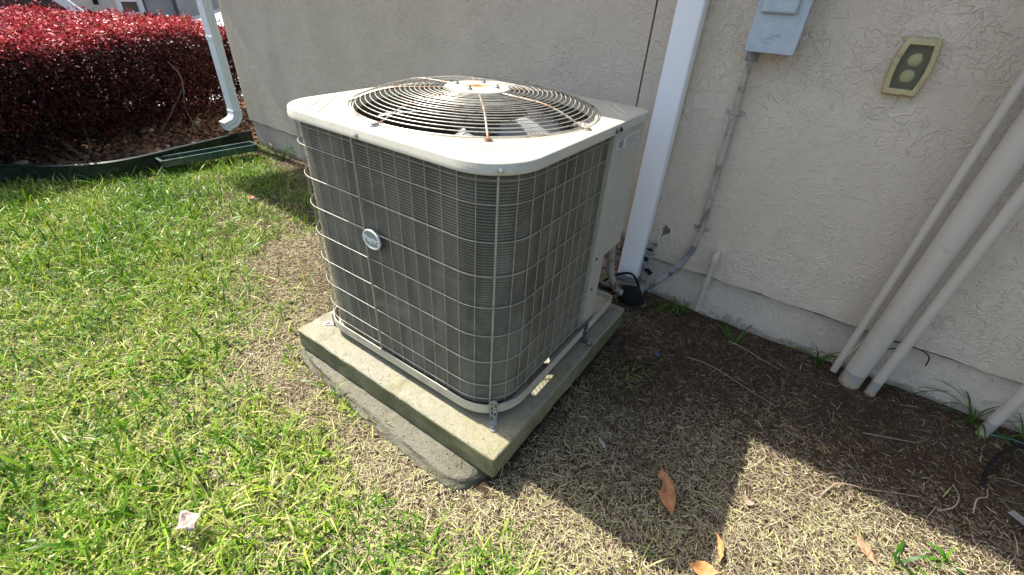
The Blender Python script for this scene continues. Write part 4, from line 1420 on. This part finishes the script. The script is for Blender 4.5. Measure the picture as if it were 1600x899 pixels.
# river stones
ico = bmesh.new()
bmesh.ops.create_icosphere(ico, subdivisions=1, radius=1)
iv = np.array([v.co[:] for v in ico.verts]); itf = np.array([[v.index for v in f.verts] for f in ico.faces])
ico.free()
def stones(n_try, name, label, size, cond, lo, hi, zlift=0):
    xs = rng.uniform(-6.4, -3.9, n_try); ys = rng.uniform(-1.2, 3.6, n_try)
    k = cond(xs, ys)
    xs, ys = xs[k], ys[k]
    n = len(xs)
    s = rng.gamma(6, size/6, n)
    sc = np.stack([s*rng.uniform(.8, 1.3, n), s*rng.uniform(.7, 1.1, n), s*rng.uniform(.45, .8, n)], 1)
    a = rng.uniform(0, 6.28, n)
    v = iv[None]*(1+rng.uniform(-.22, .22, (n, len(iv), 1)))*sc[:, None]
    x = v[..., 0]*np.cos(a)[:, None]-v[..., 1]*np.sin(a)[:, None]+xs[:, None]
    y = v[..., 0]*np.sin(a)[:, None]+v[..., 1]*np.cos(a)[:, None]+ys[:, None]
    z = v[..., 2]+gheight(xs, ys)[:, None]+rng.uniform(0, .02, n)[:, None]+zlift
    V = np.stack([x, y, z], 2).reshape(-1, 3)
    F = (itf[None]+(np.arange(n)*len(iv))[:, None, None]).reshape(-1, 3)
    T = np.repeat(rng.uniform(lo, hi, n), len(iv))
    return props(big_mesh(name, V, F, STONE, {'tint': T}, smooth=True), label, 'gravel', None, 'stuff')
STONE = leafy('river_stone', [(0, (.10, .055, .032)), (.4, (.20, .115, .065)), (.7, (.31, .21, .14)), (1, (.62, .57, .50))], 0, .8, None, .2)
def bedzone(x, y):
    return is_bed(x, y) & ~((y > 1.85) & (x > -4.1)) & (x > -6.0)
stones(15000, 'bed_gravel', 'small brown river stones covering the bed under the red hedge', .0155, bedzone, 0, .66)
stones(110, 'pale_stones', 'scattered pale stones among the brown gravel', .024, bedzone, .8, 1.0, .008)

# hedge
hedge = thing('hedge', (-5.3, 1.0, 0), 'clipped burgundy hedge with bright red new growth on top, beyond the gravel', 'hedge')
def hx_near(y, z):
    """near face x of the hedge"""
    base = np.interp(y, [-1.6, 0, .7, 1.5, 2.0, 2.35], [-4.45, -4.38, -4.44, -4.68, -4.88, -5.02])
    return base - .10*np.clip((.30-z)/.3, 0, 1) + .07*(fbm(y*2.2, z*2.4, 61, 3)-.5)*2 - .14*np.clip((z-.66)/.2, 0, 1)**2
def hz_top(x, y):
    return .86 + .16*(fbm(x*1.5, y*1.5, 71, 3)-.5) - .06*np.clip((y-1.5)/.8, 0, 1) - .06*np.clip((x+4.9)/.5, 0, 1)
nl = 980000
ys = rng.uniform(-1.5, 2.56, nl)
xs = rng.uniform(-6.15, -4.30, nl)
zs = rng.uniform(.10, .96, nl)
near = hx_near(ys, zs); top = hz_top(xs, ys)
dn = near - xs; dt = top - zs; de = (2.56 - .10*np.clip(zs-.5, 0, 1)) - ys
depth = np.minimum(np.minimum(dn, dt), de)
keep = (depth > 0) & (rng.uniform(0, 1, nl) < np.where(depth < .08, .85, .42)) & (fbm(xs*9+zs*5, ys*9, 81, 2) > .27)
keep &= ~((zs < .20) & (rng.uniform(0, 1, nl) < .55))
xs, ys, zs, depth, dt = xs[keep], ys[keep], zs[keep], depth[keep], dt[keep]
zs = zs + np.where((dt < .05) & (rng.uniform(0, 1, len(zs)) < .10), rng.uniform(0, .07, len(zs)), 0)
xs = xs + np.where((depth < .04) & (rng.uniform(0, 1, len(xs)) < .12), rng.uniform(0, .05, len(xs)), 0)
n = len(xs)
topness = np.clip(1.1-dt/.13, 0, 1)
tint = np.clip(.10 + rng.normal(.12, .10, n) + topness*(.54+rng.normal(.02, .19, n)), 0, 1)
gi = rng.uniform(0, 1, n) < .05
L = rng.gamma(9, .0025, n)*np.where(topness > .3, 1.0, 1.1); W = L*rng.uniform(.5, .72, n)
az = rng.uniform(0, 6.283, n); pt = rng.normal(.25, .75, n); rl = rng.normal(0, .9, n)
d0 = np.stack([np.cos(pt)*np.cos(az), np.cos(pt)*np.sin(az), np.sin(pt)], 1)
s0_ = np.stack([-np.sin(az), np.cos(az), np.zeros(n)], 1)
u0 = np.cross(d0, s0_)
s1 = s0_*np.cos(rl)[:, None] + u0*np.sin(rl)[:, None]
u1 = np.cross(d0, s1)
c = np.stack([xs, ys, zs], 1)
V = np.stack([c, c+d0*(L*.5)[:, None]+s1*(W/2)[:, None]+u1*(L*.08)[:, None], c+d0*L[:, None], c+d0*(L*.5)[:, None]-s1*(W/2)[:, None]+u1*(L*.08)[:, None]], 1).reshape(-1, 3)
F = np.arange(n*4).reshape(-1, 4)
HEDGE = leafy('burgundy_leaf', [(0, (.018, .006, .008)), (.2, (.040, .010, .009)), (.42, (.12, .018, .020)), (.6, (.34, .034, .045)), (.8, (.56, .062, .085)), (1, (.70, .20, .21))], .06, .55, None, .28)
n_ = HEDGE.node_tree
D = np.array(wloc(hedge))
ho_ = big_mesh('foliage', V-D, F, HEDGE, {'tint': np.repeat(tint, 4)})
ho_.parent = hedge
ho_['kind'] = 'stuff'
print('hedge leaves', n)
# a scattering of green leaves
k = rng.choice(n, 2600, replace=False)
V2 = V.reshape(-1, 4, 3)[k] + rng.normal(0, .012, (len(k), 1, 3))
og = big_mesh('green_leaves', V2.reshape(-1, 3)-D, np.arange(len(k)*4).reshape(-1, 4), GRASS, {'tint': np.repeat(rng.uniform(.0, .4, len(k)), 4), 'along': np.full(len(k)*4, .5)})
og.parent = hedge
og['kind'] = 'stuff'
BARK = speckled('hedge_bark', (.10, .08, .065), (.24, .20, .17), 30, .9, bump=(60, .003))
for k in range(34):
    y0 = random.uniform(-1.2, 2.1); x0 = float(hx_near(np.array([y0]), np.array([.3]))[0]) - random.uniform(.15, .9)
    p = Vector((x0, y0, -.02)); pts = [p.copy()]
    dv = Vector((random.uniform(-.3, .5), random.uniform(-.5, .5), 1)).normalized()
    for j in range(8):
        dv = (dv + Vector((random.gauss(0, .22)+.06, random.gauss(0, .22), .05))).normalized()
        p = p + dv*random.uniform(.07, .11)
        if p.z > .78: break
        pts.append(p.copy())
    MB().tube([tuple(q) for q in pts], [.010*(1-.75*j/len(pts)) for j in range(len(pts))], 6).build('branch', BARK, hedge, smooth=True)

# ---------------------------------------------------------------- across the drive
CONC = speckled('driveway_concrete', (.42, .40, .37), (.52, .50, .46), 3, .9, bump=(60, .002))
V = []
mb = MB()
mb.bb(-13.3, -6.9, -6, 14, -.34, -.286)
props(mb.build('driveway', CONC), 'pale concrete driveway beyond the hedge', None, None, 'structure')

nh = thing('neighbour_house', (-14, 4, -.3), 'beige house with a garage door seen far off above the hedge', 'house')
WALLB = speckled('neighbour_wall', (.47, .43, .37), (.54, .50, .43), 4, .9, bump=(40, .004))
TRIM = speckled('white_trim', (.70, .69, .66), (.76, .75, .72), 8, .6)
MB().bb(-14.2, -14.0, -6, 4.50, -.34, 2.6).bb(-14.2, -14.0, 5.75, 12, -.34, 2.6).bb(-14.2, -14.0, 4.5, 5.75, 2.1, 2.6).bb(-14.2, -14.0, 4.5, 5.02, -.34, .30).build('wall', WALLB, nh)
MB().bb(-14.3, -14.2, -6, 12, -.34, 2.6).build('rear_wall', WALLB, nh)
wf = MB().bb(-14.06, -13.97, 4.50, 4.60, .30, 2.1).bb(-14.06, -13.97, 4.92, 5.02, .30, 2.1).bb(-14.05, -13.98, 4.60, 4.92, .30, .36).bb(-14.05, -13.98, 4.60, 4.92, .56, .60).build('window', TRIM, nh)
MB().bb(-14.10, -14.08, 4.60, 4.92, .36, 2.1).build('pane', speckled('brown_glass', (.09, .06, .045), (.16, .11, .085), 6, .3), wf)
gd_ = MB()
for k in range(8):
    gd_ = MB().bb(-14.12, -14.10, 5.09, 5.70, -.33+.30*k, -.04+.30*k)
    gd_.build('door_panel', speckled('grey_door', (.33, .32, .30), (.38, .37, .35), 5, .6), nh)
MB().bb(-14.13, -14.03, 5.02, 5.09, -.34, 2.1).bb(-14.13, -14.03, 5.70, 5.75, -.34, 2.1).build('door_jamb', speckled('dark_jamb', (.10, .10, .095), (.14, .14, .13), 5, .7), nh)
MB().bb(-14.0, -13.92, 4.10, 4.17, .50, .62).build('wall_lamp', BLACK, nh)
MB().prism([(-13.3, 2.55), (-13.3, 2.62), (-17, 4.2), (-21, 2.62), (-21, 2.55)], -6.5, 12.5, 'xz').build('roof', ROOFM, nh)
MB().bb(-21, -14.3, -6, 12, -.34, 2.55).build('rear_rooms', WALLB, nh)

# vehicles (only slivers show above the hedge)
CARW = N('white_car_paint'); CARW.set((.74, .77, .80), .22, 0, .5); CARW.b.inputs['Coat Weight'].default_value = .6
GLASS = N('tinted_car_glass'); GLASS.set((.012, .016, .02), .08, 0, .6)
TYRE = speckled('tyre_rubber', (.02, .02, .02), (.035, .035, .035), 20, .8)
RED = speckled('tail_lamp_red', (.16, .02, .025), (.26, .04, .045), 10, .2)
def car(yr, xc, z0, label, cat_, name, L=4.5, Wd=1.8, H=1.45, pickup=False):
    """vehicle along y, tail at y=yr (larger y), nose towards -y"""
    t = thing(name, (xc, yr-L/2, z0), label, cat_)
    f = lambda s: yr - s          # distance from the tail
    belt = .98 if not pickup else 1.12
    body = [(0.02, .35), (0, .62), (.04, .90), (.10, belt+.05), (.9, belt+.03), (2.2, belt-.02), (3.3, belt-.06), (4.1, belt-.16), (L-.05, .70), (L, .45), (L-.05, .28), (.1, .28)]
    def shell(prof, hw, top_in, mat, nm, lo, hi):
        vs, fs = [], []
        cols_ = (-1, -.92, -.5, 0, .5, .92, 1)
        for s, z in prof:
            for c_ in cols_:
                inn = 1 - top_in*max(0, (z-lo)/(hi-lo)) 
                vs.append((xc + hw*c_*inn, f(s), z0+z - (.03 if abs(c_) == 1 else 0)))
        m_ = len(cols_); n = len(prof)
        for i in range(n):
            j = (i+1) % n
            for k in range(m_-1):
                fs.append((i*m_+k, i*m_+k+1, j*m_+k+1, j*m_+k))
        fs.append(tuple(i*m_ for i in range(n))); fs.append(tuple(i*m_+m_-1 for i in range(n))[::-1])
        return MB().add(vs, fs).build(nm, mat, t, smooth=True)
    shell(body, Wd/2, .05, CARW.m, 'body', .3, belt)
    if pickup:
        cab = [(1.75, belt-.03), (1.85, H-.05), (2.1, H), (3.0, H), (3.75, belt-.05)]
        shell(cab, Wd/2-.08, .16, CARW.m, 'cabin', belt, H)
        wn_ = [(1.95, belt+.03), (2.0, H-.13), (2.9, H-.12), (3.45, belt+.03)]
    else:
        cab = [(.10, belt+.0), (.42, H-.10), (.8, H), (2.2, H+.01), (2.6, H-.03), (3.55, belt-.05)]
        shell(cab, Wd/2-.05, .20, CARW.m, 'cabin', belt, H)
        wn_ = [(.34, belt+.10), (.62, H-.10), (2.2, H-.08), (3.1, belt+.02), (1.4, belt+.01), (.6, belt+.03)]
    for sx in (1, -1):
        hw = Wd/2-.045 if not pickup else Wd/2-.075
        ti = .20 if not pickup else .16
        pts = []
        for s, z in wn_:
            inn = 1 - ti*max(0, (z-belt)/(H-belt))
            pts.append((xc+sx*(hw*inn+.006), f(s), z0+z))
        pts2 = [(p[0]-sx*.03, p[1], p[2]) for p in pts]
        n = len(pts)
        MB().add(pts+pts2, [tuple(range(n)), tuple(range(n, 2*n))[::-1]] + [(i, (i+1) % n, n+(i+1) % n, n+i) for i in range(n)]).build('side_window', GLASS.m, t)
        # tail lamp wraps the corner
        MB().box((xc+sx*(Wd/2-.055), f(.10), z0+belt-.06), (.12, .26, .10), Matrix.Rotation(.2*sx, 3, 'Z')).build('tail_light', RED, t, bevel=.025)
        for s in (.85, L-.85):
            w_ = MB().lathe([(.20, -.10), (.31, -.10), (.33, -.06), (.33, .06), (.31, .10), (.20, .10)], (xc+sx*(Wd/2-.10), f(s), z0+.33), 28, (1, 0, 0)).build('wheel', TYRE, t, smooth=True)
            MB().lathe([(.20, -.09), (.19, .0), (.05, .02)], (xc+sx*(Wd/2-.085), f(s), z0+.33), 20, (sx, 0, 0)).build('rim', SCREW, w_, smooth=True)
        MB().box((xc+sx*(Wd/2+.06), f(3.0 if not pickup else 3.1), z0+belt+.06), (.16, .09, .13)).build('door_mirror', CARW.m if not pickup else BLACK, t, bevel=.03)
    return t
car(2.28, -8.35, -.286, 'white hatchback behind the left part of the hedge, dark side windows', 'car', 'parked_car')
car(10.15, -11.3, -.36, 'white pickup seen between the hedge top and the far downspout', 'pickup truck', 'pickup_truck', 5.2, 1.9, 1.75, True)
